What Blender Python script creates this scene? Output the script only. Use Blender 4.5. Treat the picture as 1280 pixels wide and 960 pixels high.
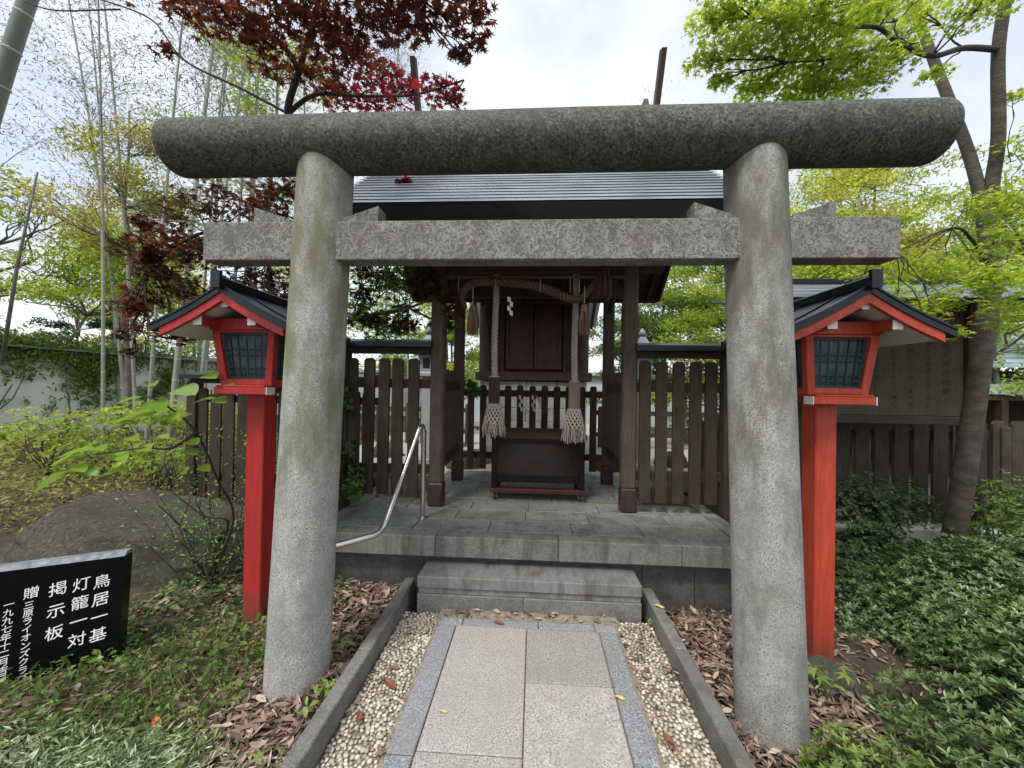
import bpy, math, random
import numpy as np
from mathutils import Matrix, Vector
R = math.radians
scene = bpy.context.scene
for _o in list(bpy.data.objects): bpy.data.objects.remove(_o)

# ------------------------------------------------------------------ camera
CAM = Vector((0, 0, 1.5)); FOC = 482.0
_yaw, _pit, _rol = R(3.29), R(0.41), R(0.89)
_fw = Vector((-math.sin(_yaw), math.cos(_yaw), 0)); _rt = Vector((math.cos(_yaw), math.sin(_yaw), 0))
_F = _fw*math.cos(_pit) + Vector((0, 0, math.sin(_pit)))
_U = -_fw*math.sin(_pit) + Vector((0, 0, math.cos(_pit)))
_RR = _rt*math.cos(_rol) + _U*math.sin(_rol); _UU = -_rt*math.sin(_rol) + _U*math.cos(_rol)
cam_data = bpy.data.cameras.new('camera'); cam = bpy.data.objects.new('camera', cam_data)
scene.collection.objects.link(cam); scene.camera = cam
cam_data.sensor_width = 36; cam_data.sensor_fit = 'HORIZONTAL'; cam_data.lens = FOC/1280*36
cam_data.clip_start = 0.05; cam_data.clip_end = 800
cam.matrix_world = Matrix(((_RR.x, _UU.x, -_F.x, CAM.x), (_RR.y, _UU.y, -_F.y, CAM.y), (_RR.z, _UU.z, -_F.z, CAM.z), (0, 0, 0, 1)))
def at(u, v, Y):
    """point of the place seen at photo pixel u, v at depth Y along the path"""
    r = _F + _RR*((u-640)/FOC) + _UU*((480-v)/FOC)
    return CAM + r*(Y/r.y)

# ------------------------------------------------------------------ sky and sun
SUN_EL, SUN_AZ = R(60), R(-150)          # azimuth from +Y towards +X: high, behind the viewer and to the left
world = bpy.data.worlds.new('World'); scene.world = world; world.use_nodes = True
_t = world.node_tree; _n = _t.nodes; _l = _t.links; _n.clear()
_out = _n.new('ShaderNodeOutputWorld'); _bg = _n.new('ShaderNodeBackground'); _bg.inputs[1].default_value = 0.10
_sky = _n.new('ShaderNodeTexSky'); _sky.sky_type = 'NISHITA'; _sky.sun_disc = False
_sky.sun_elevation = SUN_EL; _sky.sun_rotation = SUN_AZ; _sky.air_density = 1.0; _sky.dust_density = 2.5
_tc = _n.new('ShaderNodeTexCoord'); _nz = _n.new('ShaderNodeTexNoise'); _nz.inputs['Scale'].default_value = 2.6; _nz.inputs['Detail'].default_value = 6
_cr = _n.new('ShaderNodeValToRGB'); _cr.color_ramp.elements[0].position = .30; _cr.color_ramp.elements[1].position = .62
_cr.color_ramp.elements[0].color = (.36, .36, .36, 1); _cr.color_ramp.elements[1].color = (.97, .97, .97, 1)
_mx = _n.new('ShaderNodeMix'); _mx.data_type = 'RGBA'; _mx.inputs['B'].default_value = (5.6, 5.8, 6.1, 1)
_l.new(_tc.outputs['Generated'], _nz.inputs['Vector']); _l.new(_nz.outputs['Fac'], _cr.inputs[0]); _l.new(_cr.outputs[0], _mx.inputs['Factor'])
_l.new(_sky.outputs[0], _mx.inputs['A']); _l.new(_mx.outputs['Result'], _bg.inputs[0]); _l.new(_bg.outputs[0], _out.inputs[0])
sun_data = bpy.data.lights.new('sun', 'SUN'); sun_data.energy = 1.5; sun_data.angle = R(14); sun_data.color = (1, .96, .89)
sun = bpy.data.objects.new('sun', sun_data); scene.collection.objects.link(sun)
_sd = Vector((math.sin(SUN_AZ)*math.cos(SUN_EL), math.cos(SUN_AZ)*math.cos(SUN_EL), math.sin(SUN_EL)))
sun.rotation_euler = (-_sd).to_track_quat('-Z', 'Y').to_euler()
vs = scene.view_settings; vs.view_transform = 'Standard'; vs.look = 'None'; vs.exposure = 1.1; vs.gamma = 1; vs.use_curve_mapping = False
scene.cycles.max_bounces = 8; scene.cycles.transparent_max_bounces = 8; scene.cycles.use_denoising = True

# ------------------------------------------------------------------ helpers
RNG = np.random.default_rng(11); rnd = random.Random(5)
COL = scene.collection
class MB:
    """collects shapes given in world coordinates; build() links them as one mesh object"""
    def __init__(s): s.v = []; s.f = []
    def add(s, vs, fs):
        b = len(s.v); s.v += [tuple(x) for x in vs]; s.f += [tuple(i+b for i in f) for f in fs]; return s
    def box(s, x0, x1, y0, y1, z0, z1, c=0.0, M=None):
        if c <= 0:
            vs = [(x, y, z) for x in (x0, x1) for y in (y0, y1) for z in (z0, z1)]
            fs = [(0, 1, 3, 2), (4, 6, 7, 5), (0, 4, 5, 1), (2, 3, 7, 6), (0, 2, 6, 4), (1, 5, 7, 3)]
        else:
            c = min(c, (x1-x0)*.45, (y1-y0)*.45, (z1-z0)*.45)
            vs = []; ix = {}
            for a in (0, 1):
                for b in (0, 1):
                    for d in (0, 1):
                        X, Y, Z = (x0, x1)[a], (y0, y1)[b], (z0, z1)[d]
                        xi, yi, zi = X+(c, -c)[a], Y+(c, -c)[b], Z+(c, -c)[d]
                        for k, p in enumerate(((X, yi, zi), (xi, Y, zi), (xi, yi, Z))): ix[a, b, d, k] = len(vs); vs.append(p)
            fs = []
            def q(*k, flip=False):
                f = [ix[i] for i in k]; fs.append(tuple(f[::-1]) if flip else tuple(f))
            for a in (0, 1):
                q((a, 0, 0, 0), (a, 1, 0, 0), (a, 1, 1, 0), (a, 0, 1, 0), flip=(a == 0))
                q((0, a, 0, 1), (1, a, 0, 1), (1, a, 1, 1), (0, a, 1, 1), flip=(a == 1))
                q((0, 0, a, 2), (1, 0, a, 2), (1, 1, a, 2), (0, 1, a, 2), flip=(a == 0))
                for b in (0, 1):
                    e = (a == b)
                    q((a, b, 0, 0), (a, b, 0, 1), (a, b, 1, 1), (a, b, 1, 0), flip=not e)
                    q((a, 0, b, 0), (a, 0, b, 2), (a, 1, b, 2), (a, 1, b, 0), flip=e)
                    q((0, a, b, 1), (0, a, b, 2), (1, a, b, 2), (1, a, b, 1), flip=not e)
                    for d in (0, 1): q((a, b, d, 0), (a, b, d, 1), (a, b, d, 2), flip=((a+b+d) % 2 == 0))
        if M is not None: vs = [M @ Vector(p) for p in vs]
        return s.add(vs, fs)
    def bar(s, p, q, w, h, c=0.0, up=(0, 0, 1)):
        """rectangular bar from p to q, w wide, h high"""
        p, q = Vector(p), Vector(q); d = q-p; L = d.length; d.normalize()
        sd = d.cross(Vector(up))
        if sd.length < 1e-4: sd = Vector((1, 0, 0))
        sd.normalize(); u = sd.cross(d)
        Mx = Matrix(((sd.x, d.x, u.x, p.x), (sd.y, d.y, u.y, p.y), (sd.z, d.z, u.z, p.z), (0, 0, 0, 1)))
        return s.box(-w/2, w/2, 0, L, -h/2, h/2, c, Mx)
    def tube(s, pts, rad, n=8, cap=True):
        pts = [Vector(p) for p in pts]; k = len(pts)
        if not hasattr(rad, '__len__'): rad = [rad]*k
        b = len(s.v); ref = Vector((0, 0, 1)); prev = None
        for i in range(k):
            d = (pts[min(i+1, k-1)] - pts[max(i-1, 0)])
            if d.length < 1e-9: d = Vector((0, 0, 1))
            d.normalize()
            if prev is None:
                a = d.cross(ref)
                if a.length < .05: a = d.cross(Vector((1, 0, 0)))
            else:
                a = prev - d*prev.dot(d)
                if a.length < 1e-5: a = d.cross(ref)
            a.normalize(); prev = a; bb = d.cross(a)
            for j in range(n):
                t = 2*math.pi*j/n; s.v.append(tuple(pts[i] + (a*math.cos(t) + bb*math.sin(t))*rad[i]))
        for i in range(k-1):
            for j in range(n):
                s.f.append((b+i*n+j, b+i*n+(j+1) % n, b+(i+1)*n+(j+1) % n, b+(i+1)*n+j))
        if cap:
            s.f.append(tuple(b+j for j in range(n))[::-1]); s.f.append(tuple(b+(k-1)*n+j for j in range(n)))
        return s
    def lathe(s, c, prof, n=16):
        """profile of (radius, z) turned about the vertical through c"""
        b = len(s.v); k = len(prof)
        for r, z in prof:
            for j in range(n):
                t = 2*math.pi*j/n; s.v.append((c[0]+r*math.cos(t), c[1]+r*math.sin(t), c[2]+z))
        for i in range(k-1):
            for j in range(n): s.f.append((b+i*n+j, b+i*n+(j+1) % n, b+(i+1)*n+(j+1) % n, b+(i+1)*n+j))
        s.f.append(tuple(b+j for j in range(n))[::-1]); s.f.append(tuple(b+(k-1)*n+j for j in range(n)))
        return s
    def prism(s, poly, axis, a0, a1):
        """closed polygon in the plane across axis (0=x,1=y,2=z), drawn from a0 to a1"""
        n = len(poly)
        def P(p, a): q = list(p); q.insert(axis, a); return q
        s.add([P(p, a0) for p in poly] + [P(p, a1) for p in poly],
              [tuple(range(n))[::-1], tuple(range(n, 2*n))] + [(i, (i+1) % n, n+(i+1) % n, n+i) for i in range(n)])
        return s
    def mesh(s, name, base=(0, 0, 0)):
        m = bpy.data.meshes.new(name); b = base
        m.from_pydata([(x-b[0], y-b[1], z-b[2]) for x, y, z in s.v], [], s.f); m.update(); return m
    def build(s, name, mat, parent=None, smooth=False, angle=None, base=None, wob=0):
        if wob:
            s.v = [(x+rnd.uniform(-wob, wob), y+rnd.uniform(-wob, wob), z+rnd.uniform(-wob, wob)) for x, y, z in s.v]
        w = wloc(parent) if parent else (base or (0, 0, 0))
        m = s.mesh(name, w); m.materials.append(mat)
        if smooth:
            for p in m.polygons: p.use_smooth = True
            if angle: m.set_sharp_from_angle(angle=R(angle))
        o = bpy.data.objects.new(name, m); COL.objects.link(o)
        if parent: o.parent = parent
        elif base: o.location = base
        return o
def wloc(o):
    v = Vector((0, 0, 0))
    while o is not None: v = v + Vector(o.location); o = o.parent
    return v
def tag(o, label=None, cat=None, group=None, kind=None):
    if label: o['label'] = label
    if cat: o['category'] = cat
    if group: o['group'] = group
    if kind: o['kind'] = kind
    return o
def thing(name, loc, label, cat, group=None):
    o = bpy.data.objects.new(name, None); COL.objects.link(o); o.location = loc; o.empty_display_size = .1
    return tag(o, label, cat, group)
def piece(name, mesh, parent, loc=(0, 0, 0), rot=None):
    o = bpy.data.objects.new(name, mesh); COL.objects.link(o); o.parent = parent; o.location = loc
    if rot: o.rotation_euler = rot
    return o

# ------------------------------------------------------------------ materials
def hx(h):
    c = [int(h[i:i+2], 16)/255 for i in (0, 2, 4)]
    return tuple(x/12.92 if x <= .04045 else ((x+.055)/1.055)**2.4 for x in c)
class NT:
    def __init__(s, name):
        s.m = bpy.data.materials.new(name); s.m.use_nodes = True; s.t = s.m.node_tree; s.t.nodes.clear()
        s.out = s.n('OutputMaterial'); s.p = s.n('BsdfPrincipled'); s.l(s.p, 0, s.out, 0); s._vec = None
    def n(s, kind, **kw):
        x = s.t.nodes.new('ShaderNode'+kind)
        for k, v in kw.items():
            if k in x.inputs: x.inputs[k].default_value = v
            else: setattr(x, k, v)
        return x
    def l(s, a, i, b, j): s.t.links.new(a.outputs[i], b.inputs[j])
    def vec(s, scale=(1, 1, 1)):
        """object coordinates, moved by a random amount for each object"""
        if s._vec is None:
            tc = s.n('TexCoord'); oi = s.n('ObjectInfo'); mu = s.n('Math', operation='MULTIPLY'); mu.inputs[1].default_value = 37.0
            ad = s.n('VectorMath', operation='ADD'); s.l(oi, 'Random', mu, 0); s.l(tc, 'Object', ad, 0); s.l(mu, 0, ad, 1); s._vec = ad; s._tc = tc
        if scale == (1, 1, 1): return s._vec
        mp = s.n('Mapping'); mp.inputs['Scale'].default_value = scale; s.l(s._vec, 0, mp, 0); return mp
    def noise(s, scale, detail=4, rough=.55, stretch=(1, 1, 1), dist=0):
        x = s.n('TexNoise'); x.inputs['Scale'].default_value = scale; x.inputs['Detail'].default_value = detail
        x.inputs['Roughness'].default_value = rough; x.inputs['Distortion'].default_value = dist; s.l(s.vec(stretch), 0, x, 'Vector'); return x
    def voro(s, scale, stretch=(1, 1, 1), feature='F1'):
        x = s.n('TexVoronoi'); x.feature = feature; x.inputs['Scale'].default_value = scale; s.l(s.vec(stretch), 0, x, 'Vector'); return x
    def ramp(s, src, sock, stops):
        x = s.n('ValToRGB'); e = x.color_ramp.elements
        while len(e) < len(stops): e.new(.5)
        for i, (p, c) in enumerate(stops):
            e[i].position = p; e[i].color = (*c, 1) if hasattr(c, '__len__') else (c, c, c, 1)
        s.l(src, sock, x, 0); return x
    def mix(s, fac, a, b, mode='MIX'):
        """a, b: node (its first colour output) or colour; fac: node or number"""
        x = s.n('Mix', data_type='RGBA', blend_type=mode)
        if hasattr(fac, 'outputs'): s.l(fac, 0, x, 0)
        else: x.inputs[0].default_value = fac
        for j, c in ((6, a), (7, b)):
            if hasattr(c, 'outputs'):
                o = [k for k in c.outputs if k.enabled and k.type == 'RGBA'] or [c.outputs[0]]
                s.t.links.new(o[0], x.inputs[j])
            else: x.inputs[j].default_value = (*c, 1)
        return x
    def color(s, node):
        o = [k for k in node.outputs if k.enabled and k.type == 'RGBA'][0]; s.t.links.new(o, s.p.inputs['Base Color'])
    def bump(s, src, sock, strength, dist=.01):
        b = s.n('Bump'); b.inputs['Strength'].default_value = strength; b.inputs['Distance'].default_value = dist
        s.l(src, sock, b, 'Height'); s.l(b, 0, s.p, 'Normal'); return b
    def set(s, **k):
        for a, v in k.items(): s.p.inputs[a.replace('_', ' ')].default_value = v
        return s
def plain(name, c, rough=.5, metal=0.0, var=.12, scale=6, bump=0.0, spec=.5, stretch=(1, 1, 1), wear=None):
    t = NT(name); nz = t.noise(scale, 5, stretch=stretch)
    lo = tuple(x*(1-var) for x in c); hi = tuple(min(1, x*(1+var)) for x in c)
    r = t.ramp(nz, 0, [(.3, lo), (.7, hi)])
    if wear:
        n2 = t.noise(scale*2.3, 8, .7); f = t.ramp(n2, 0, [(wear[1], 0), (wear[1]+.1, 1)]); r = t.mix(f, r, wear[0])
    t.color(r); t.set(Roughness=rough, Metallic=metal, Specular_IOR_Level=spec)
    if bump: t.bump(t.noise(scale*5, 6, stretch=stretch), 0, bump, .01)
    return t.m
def granite(name, base, dark, light, scale=260, speck=.55, stain=None, moss=None, rough=.75, bump=.25, streak=None, worm=None):
    """speckled stone; stain=(colour, amount, scale), moss=(colour, amount, scale), streak=vertical run marks"""
    t = NT(name)
    n1 = t.noise(scale, 2, .6); c = t.ramp(n1, 0, [(.36, dark), (.47, base), (.56, base), (.66, light)])
    n2 = t.noise(3.5, 6, .6); c = t.mix(t.ramp(n2, 0, [(.3, 0), (.75, .45)]), c, tuple(x*.72 for x in base))
    if streak:
        n5 = t.noise(14, 5, .65, stretch=(1, .3, .10)); c = t.mix(t.ramp(n5, 0, [(.48, 0), (.68, .7)]), c, streak)
    if stain:
        n3 = t.noise(stain[2], 9, .72); f = t.ramp(n3, 0, [(.56-stain[1]*.3, 0), (.74-stain[1]*.3, .75)]); c = t.mix(f, c, stain[0])
        n6 = t.noise(stain[2]*4.5, 6, .7, dist=.6); f = t.ramp(n6, 0, [(.50, 0), (.66, min(.8, stain[1]*1.6))]); c = t.mix(f, c, stain[0])
    if moss:
        n4 = t.noise(moss[2], 7, .65, stretch=(1, 1, .45)); f = t.ramp(n4, 0, [(.66-moss[1]*.3, 0), (.80-moss[1]*.3, .85)]); c = t.mix(f, c, moss[0])
    if worm:                                            # crawling pale lichen lines
        n7 = t.noise(worm[1], 4, .6, dist=1.2); f = t.ramp(n7, 0, [(.455, 0), (.49, worm[2]), (.51, worm[2]), (.545, 0)]); c = t.mix(f, c, worm[0])
        n8 = t.noise(worm[1]*.35, 5, .6); c = t.mix(t.ramp(n8, 0, [(.42, 0), (.72, .55)]), c, tuple(x*.45 for x in base))
    oi = t.n('ObjectInfo'); rv = t.ramp(oi, 'Random', [(0, .86), (1, 1.10)]); c = t.mix(1.0, c, rv, 'MULTIPLY')
    t.color(c); t.set(Roughness=rough, Specular_IOR_Level=.35); t.bump(n1, 0, bump, .002); return t.m
def paint(name, c, dirt):
    """weathered paint on timber: grain, faded and grimy patches, small chips"""
    t = NT(name); g = t.noise(7, 6, .6, stretch=(9, 9, .8)); r = t.ramp(g, 0, [(.3, tuple(x*.72 for x in c)), (.7, tuple(x*1.16 for x in c))])
    n2 = t.noise(2.6, 7, .65); r = t.mix(t.ramp(n2, 0, [(.45, 0), (.75, .65)]), r, dirt)
    n3 = t.noise(42, 5, .7, stretch=(1, 1, .5)); r = t.mix(t.ramp(n3, 0, [(.70, 0), (.74, .8)]), r, tuple(x*.45+.02 for x in c))
    sp = t.n('SeparateXYZ'); t.l(t._tc, 'Object', sp, 0); mr = t.n('MapRange'); mr.inputs[1].default_value = .42; mr.inputs[2].default_value = 0.0; t.l(sp, 2, mr, 0)
    n4 = t.noise(16, 7, .7); mm = t.n('Math', operation='MULTIPLY'); t.l(mr, 0, mm, 0); t.l(n4, 0, mm, 1)
    r = t.mix(t.ramp(mm, 0, [(.18, 0), (.55, .8)]), r, (.085, .060, .042))        # mud splashed up from the soil
    t.color(r); rr = t.ramp(n2, 0, [(.3, .36), (.7, .62)]); t.l(rr, 0, t.p, 'Roughness'); t.set(Specular_IOR_Level=.4); t.bump(g, 0, .25, .003); return t.m
def wood(name, c1, c2, rough=.8, moss=None, axis=2, bump=.4):
    st = [14, 14, 14]; st[axis] = .9
    t = NT(name); n1 = t.noise(6, 6, .6, stretch=tuple(st)); c = t.ramp(n1, 0, [(.3, c1), (.7, c2)])
    n2 = t.noise(5, 6, .6); c = t.mix(t.ramp(n2, 0, [(.4, 0), (.75, .5)]), c, tuple(x*.55 for x in c1))
    if moss:
        n3 = t.noise(4, 7, .65); c = t.mix(t.ramp(n3, 0, [(.48, 0), (.66, moss[1])]), c, moss[0])
    t.color(c); t.set(Roughness=rough, Specular_IOR_Level=.3); t.bump(n1, 0, bump, .004); return t.m
def leaf(name, stops, rough=.45, trans=.45, spec=.4, tint=1.25):
    """leaf: colour from the per-leaf tone, light shining through"""
    t = NT(name); at_ = t.n('Attribute', attribute_name='tone'); r = t.ramp(at_, 'Fac', stops)
    t.color(r); t.set(Roughness=rough, Specular_IOR_Level=spec)
    tr = t.n('BsdfTranslucent'); g = t.mix(1.0, r, (tint, tint, tint*.7), 'MULTIPLY'); t.l(g, 2, tr, 0)
    ms = t.n('MixShader'); ms.inputs[0].default_value = trans; t.l(t.p, 0, ms, 1); t.l(tr, 0, ms, 2); t.l(ms, 0, t.out, 0)
    return t.m
MT = {}
MT['soil'] = plain('soil', (.055, .040, .028), .95, var=.5, scale=9, bump=.8)
MT['torii_leg'] = granite('torii_granite', (.38, .38, .365), (.05, .05, .048), (.62, .62, .60), 165, stain=((.23, .235, .215), .16, 5.0), moss=((.19, .19, .11), .22, 3.0), bump=.3, worm=((.46, .46, .43), 16, .35), streak=(.23, .23, .21))
MT['torii_beam'] = granite('torii_weathered_granite', (.185, .185, .172), (.028, .028, .025), (.36, .36, .34), 110, stain=((.080, .080, .070), .38, 9.0), moss=((.12, .10, .06), .40, 6), bump=.4, worm=((.33, .33, .31), 21, .7))
MT['step'] = granite('step_granite', (.27, .275, .275), (.075, .075, .08), (.46, .46, .46), 230, stain=((.13, .125, .115), .22, 5.0), streak=(.060, .042, .034))
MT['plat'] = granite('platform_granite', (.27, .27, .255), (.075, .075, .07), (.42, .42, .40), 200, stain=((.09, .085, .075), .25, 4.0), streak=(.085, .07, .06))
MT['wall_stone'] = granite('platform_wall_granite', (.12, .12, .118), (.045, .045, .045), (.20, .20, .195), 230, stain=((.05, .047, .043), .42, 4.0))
MT['kerb'] = granite('kerb_granite', (.20, .20, .19), (.055, .055, .052), (.36, .36, .345), 230, stain=((.085, .082, .07), .34, 4.5), moss=((.09, .10, .055), .12, 4))
MT['slab'] = granite('path_pink_granite', (.37, .35, .335), (.125, .118, .113), (.57, .55, .53), 140, stain=((.30, .285, .265), .25, 5.0), bump=.15)
MT['border'] = granite('path_blue_granite', (.275, .283, .298), (.085, .09, .098), (.53, .535, .55), 140, stain=((.20, .20, .20), .2, 5.0), bump=.2)
MT['paving'] = granite('slate_paving', (.25, .262, .25), (.14, .145, .14), (.34, .35, .34), 60, stain=((.085, .085, .075), .30, 5.0), moss=((.115, .125, .075), .22, 3.0), rough=.55, bump=.3)
MT['pale_stone'] = granite('pale_stone', (.42, .44, .46), (.25, .26, .28), (.55, .57, .6), 120, stain=((.25, .25, .24), .25, 4))
MT['ashlar'] = granite('ashlar_stone', (.42, .42, .40), (.22, .22, .21), (.55, .55, .52), 150, stain=((.22, .22, .2), .3, 4))
MT['rock'] = granite('boulder_stone', (.060, .057, .043), (.026, .025, .019), (.12, .115, .095), 45, stain=((.035, .036, .026), .35, 4.0), moss=((.060, .068, .030), .30, 3.0), rough=.9, bump=1.0)
MT['red_l'] = paint('vermilion_paint', (.42, .028, .026), (.27, .024, .020))
MT['red_r_lit'] = paint('vermilion_paint_lit', (.50, .066, .034), (.30, .038, .022))  # same red paint with the light on the right lantern put into its colour
MT['white'] = plain('white_paint', (.66, .66, .64), .6, var=.08, wear=((.40, .39, .36), .68))
MT['roof_black'] = plain('black_roof_metal', (.016, .017, .021), .36, metal=.35, var=.35, scale=9, bump=.08, wear=((.05, .053, .056), .66))
MT['lattice'] = plain('dark_teal_lattice', (.012, .032, .038), .5, var=.3, scale=8)
MT['lantern_glass'] = plain('lantern_pane', (.105, .145, .145), .25, var=.5, scale=9)
MT['wood_dark'] = wood('shrine_wood', (.036, .024, .019), (.080, .054, .043))
MT['wood_darkx'] = wood('shrine_wood_beam', (.036, .024, .019), (.078, .053, .042), axis=0)
MT['wood_darky'] = wood('shrine_wood_rafter', (.026, .018, .015), (.055, .038, .031), axis=1)
MT['wood_pillar'] = wood('pillar_wood', (.062, .047, .037), (.128, .098, .078), moss=((.072, .072, .050), .4))
MT['shoe'] = plain('pillar_shoe_metal', (.060, .036, .034), .5, metal=.3, var=.4, scale=14, bump=.2, wear=((.16, .14, .13), .66))
MT['wood_fence'] = wood('fence_wood', (.034, .027, .020), (.074, .058, .043), moss=((.050, .055, .034), .6))
MT['wood_fencex'] = wood('fence_rail_wood', (.034, .027, .021), (.066, .053, .042), axis=0)
MT['wood_far'] = wood('grey_fence_wood', (.038, .030, .025), (.082, .066, .055), moss=((.10, .10, .07), .35))
MT['cap_metal'] = plain('fence_cap_metal', (.030, .034, .042), .30, metal=.5, var=.25, scale=5)
MT['roof_copper'] = plain('roof_grey_copper', (.38, .41, .45), .32, metal=.8, var=.25, scale=5, stretch=(.4, 1, 1), bump=.05)
MT['roof_cyan'] = plain('pale_blue_roof', (.42, .54, .60), .45, metal=.1, var=.1)
MT['door'] = wood('door_wood', (.062, .037, .031), (.11, .068, .057))
MT['lacquer'] = plain('dark_lacquer', (.012, .008, .008), .2, var=.3, scale=5, spec=.25)
MT['panel'] = plain('box_panel', (.007, .005, .004), .08, var=.25, scale=4, spec=.45)
MT['dolly'] = plain('dolly_red', (.060, .014, .014), .55, var=.3, scale=7)
MT['rubber'] = plain('rubber', (.02, .02, .02), .7)
MT['steel'] = plain('stainless_steel', (.62, .62, .61), .22, metal=1.0, var=.06)
MT['straw'] = wood('straw_rope', (.16, .105, .065), (.34, .245, .165), axis=0, bump=.8)
MT['straw_dark'] = wood('old_straw', (.075, .050, .034), (.165, .115, .078), axis=0, bump=.8)
MT['hemp'] = wood('hemp_rope', (.31, .265, .215), (.58, .515, .43), axis=2, bump=.8)
MT['paper'] = plain('white_paper', (.72, .72, .74), .8)
MT['block'] = wood('rope_block_wood', (.19, .14, .105), (.32, .24, .18))
MT['black_stone'] = plain('polished_black_granite', (.003, .003, .004), .16, var=.4, scale=180, spec=.22)
MT['black_stone_top'] = plain('rough_black_granite', (.19, .20, .215), .6, var=.5, scale=30, bump=.4)
MT['letter'] = plain('white_lettering', (.80, .80, .80), .7)
MT['ink'] = plain('black_ink', (.008, .008, .008), .7)
MT['board'] = wood('notice_board_wood', (.052, .043, .028), (.082, .068, .046))
MT['plaster'] = plain('white_plaster', (.84, .84, .80), .85, var=.12, scale=1.5, bump=.1, wear=((.36, .36, .33), .62))
MT['tile'] = plain('wall_cap_tile', (.20, .21, .22), .5, var=.25, scale=4)
MT['bark'] = plain('bark', (.095, .085, .066), .9, var=.45, scale=12, bump=.9, stretch=(.8, .8, 1.4), wear=((.13, .135, .10), .64))
MT['bark_red'] = plain('maple_twig_bark', (.045, .035, .032), .85, var=.35, scale=12, bump=.5)
MT['bark_grey'] = plain('grey_bark', (.15, .135, .12), .9, var=.35, scale=7, bump=.7)
MT['bamboo'] = plain('bamboo_culm', (.25, .25, .205), .45, var=.25, scale=3, stretch=(1, 1, .3))
MT['bamboo_dark'] = plain('bamboo_culm_thick', (.15, .165, .135), .45, var=.25, scale=3, stretch=(1, 1, .3))
MT['node'] = plain('bamboo_node', (.36, .36, .30), .6, var=.2)
MT['pebble'] = plain('pebble', (.43, .385, .31), .6, var=.1, scale=40)
_t = NT('pebble_mix'); _a = _t.n('Attribute', attribute_name='tone'); _r = _t.ramp(_a, 'Fac', [(0, (.30, .25, .19)), (.35, (.42, .37, .29)), (.7, (.55, .50, .41)), (1, (.70, .66, .58))]); _t.color(_r); _t.set(Roughness=.6); MT['pebbles'] = _t.m
MT['bed'] = plain('gravel_mortar', (.25, .215, .165), .95, var=.4, scale=30, bump=.5)
MT['leaf_red'] = leaf('red_maple_leaf', [(0, (.035, .010, .010)), (.4, (.085, .018, .014)), (.7, (.12, .045, .020)), (.88, (.16, .055, .022)), (1, (.28, .030, .034))], trans=.45, tint=1.45)
MT['leaf_crimson'] = leaf('crimson_maple_leaf', [(0, (.075, .010, .014)), (.6, (.17, .016, .027)), (1, (.34, .030, .042))], trans=.45, tint=1.45)
MT['leaf_bronze'] = leaf('bronze_maple_leaf', [(0, (.030, .014, .010)), (.4, (.062, .030, .017)), (.7, (.060, .055, .020)), (1, (.12, .046, .018))], trans=.4, tint=1.3)
MT['leaf_green'] = leaf('green_maple_leaf', [(0, (.17, .22, .025)), (.5, (.29, .37, .045)), (1, (.44, .50, .09))], trans=.60, tint=1.75)
MT['leaf_lime'] = leaf('lime_leaf', [(0, (.14, .20, .03)), (.5, (.25, .34, .05)), (.85, (.40, .47, .10)), (1, (.42, .36, .10))], trans=.62, tint=1.6)
MT['leaf_yellow'] = leaf('yellow_green_leaf', [(0, (.17, .19, .04)), (.5, (.32, .34, .07)), (.85, (.44, .42, .11)), (1, (.46, .30, .10))], trans=.6, tint=1.5)
MT['leaf_mid'] = leaf('mid_green_leaf', [(0, (.045, .085, .022)), (.5, (.10, .17, .035)), (1, (.21, .29, .06))], trans=.45)
MT['leaf_dark'] = leaf('dark_evergreen_leaf', [(0, (.020, .040, .016)), (.6, (.045, .080, .028)), (1, (.09, .14, .045))], trans=.3)
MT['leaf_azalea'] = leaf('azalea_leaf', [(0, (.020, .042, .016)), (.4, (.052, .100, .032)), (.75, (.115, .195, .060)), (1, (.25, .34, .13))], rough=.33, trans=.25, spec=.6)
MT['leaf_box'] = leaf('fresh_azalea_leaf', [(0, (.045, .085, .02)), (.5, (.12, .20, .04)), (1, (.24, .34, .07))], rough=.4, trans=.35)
MT['leaf_big'] = leaf('big_fresh_leaf', [(0, (.15, .27, .02)), (.6, (.26, .42, .035)), (1, (.32, .46, .16))], rough=.55, trans=.55, tint=1.5, spec=.25)
MT['leaf_ivy'] = leaf('ivy_leaf', [(0, (.035, .065, .022)), (.6, (.075, .13, .035)), (1, (.16, .25, .05))], trans=.3)
MT['leaf_cover'] = leaf('ground_cover_leaf', [(0, (.17, .15, .06)), (.35, (.23, .25, .06)), (.75, (.33, .36, .09)), (1, (.42, .40, .17))], trans=.4)
MT['leaf_weed'] = leaf('weed_leaf', [(0, (.08, .15, .035)), (.5, (.17, .28, .06)), (1, (.32, .45, .11))], trans=.4)
MT['grass'] = leaf('grass_blade', [(0, (.08, .115, .03)), (.5, (.14, .20, .05)), (.85, (.27, .30, .12)), (1, (.42, .37, .22))], trans=.35)
MT['grass_pale'] = leaf('pale_ground_cover', [(0, (.08, .12, .045)), (.35, (.20, .27, .11)), (.7, (.38, .45, .26)), (1, (.62, .66, .52))], rough=.35, trans=.3, spec=.6)
MT['litter'] = leaf('fallen_leaf', [(0, (.065, .046, .036)), (.3, (.16, .105, .080)), (.55, (.27, .18, .14)), (.75, (.36, .27, .21)), (.92, (.50, .41, .33)), (1, (.60, .53, .41))], rough=.6, trans=.08)
MT['litter_orange'] = plain('orange_leaf', (.45, .12, .035), .6, var=.3, scale=20)
MT['litter_yellow'] = plain('yellow_leaf', (.52, .40, .14), .6, var=.2, scale=20)
MT['litter_brown'] = plain('brown_leaf', (.17, .065, .05), .6, var=.3, scale=20)
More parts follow.
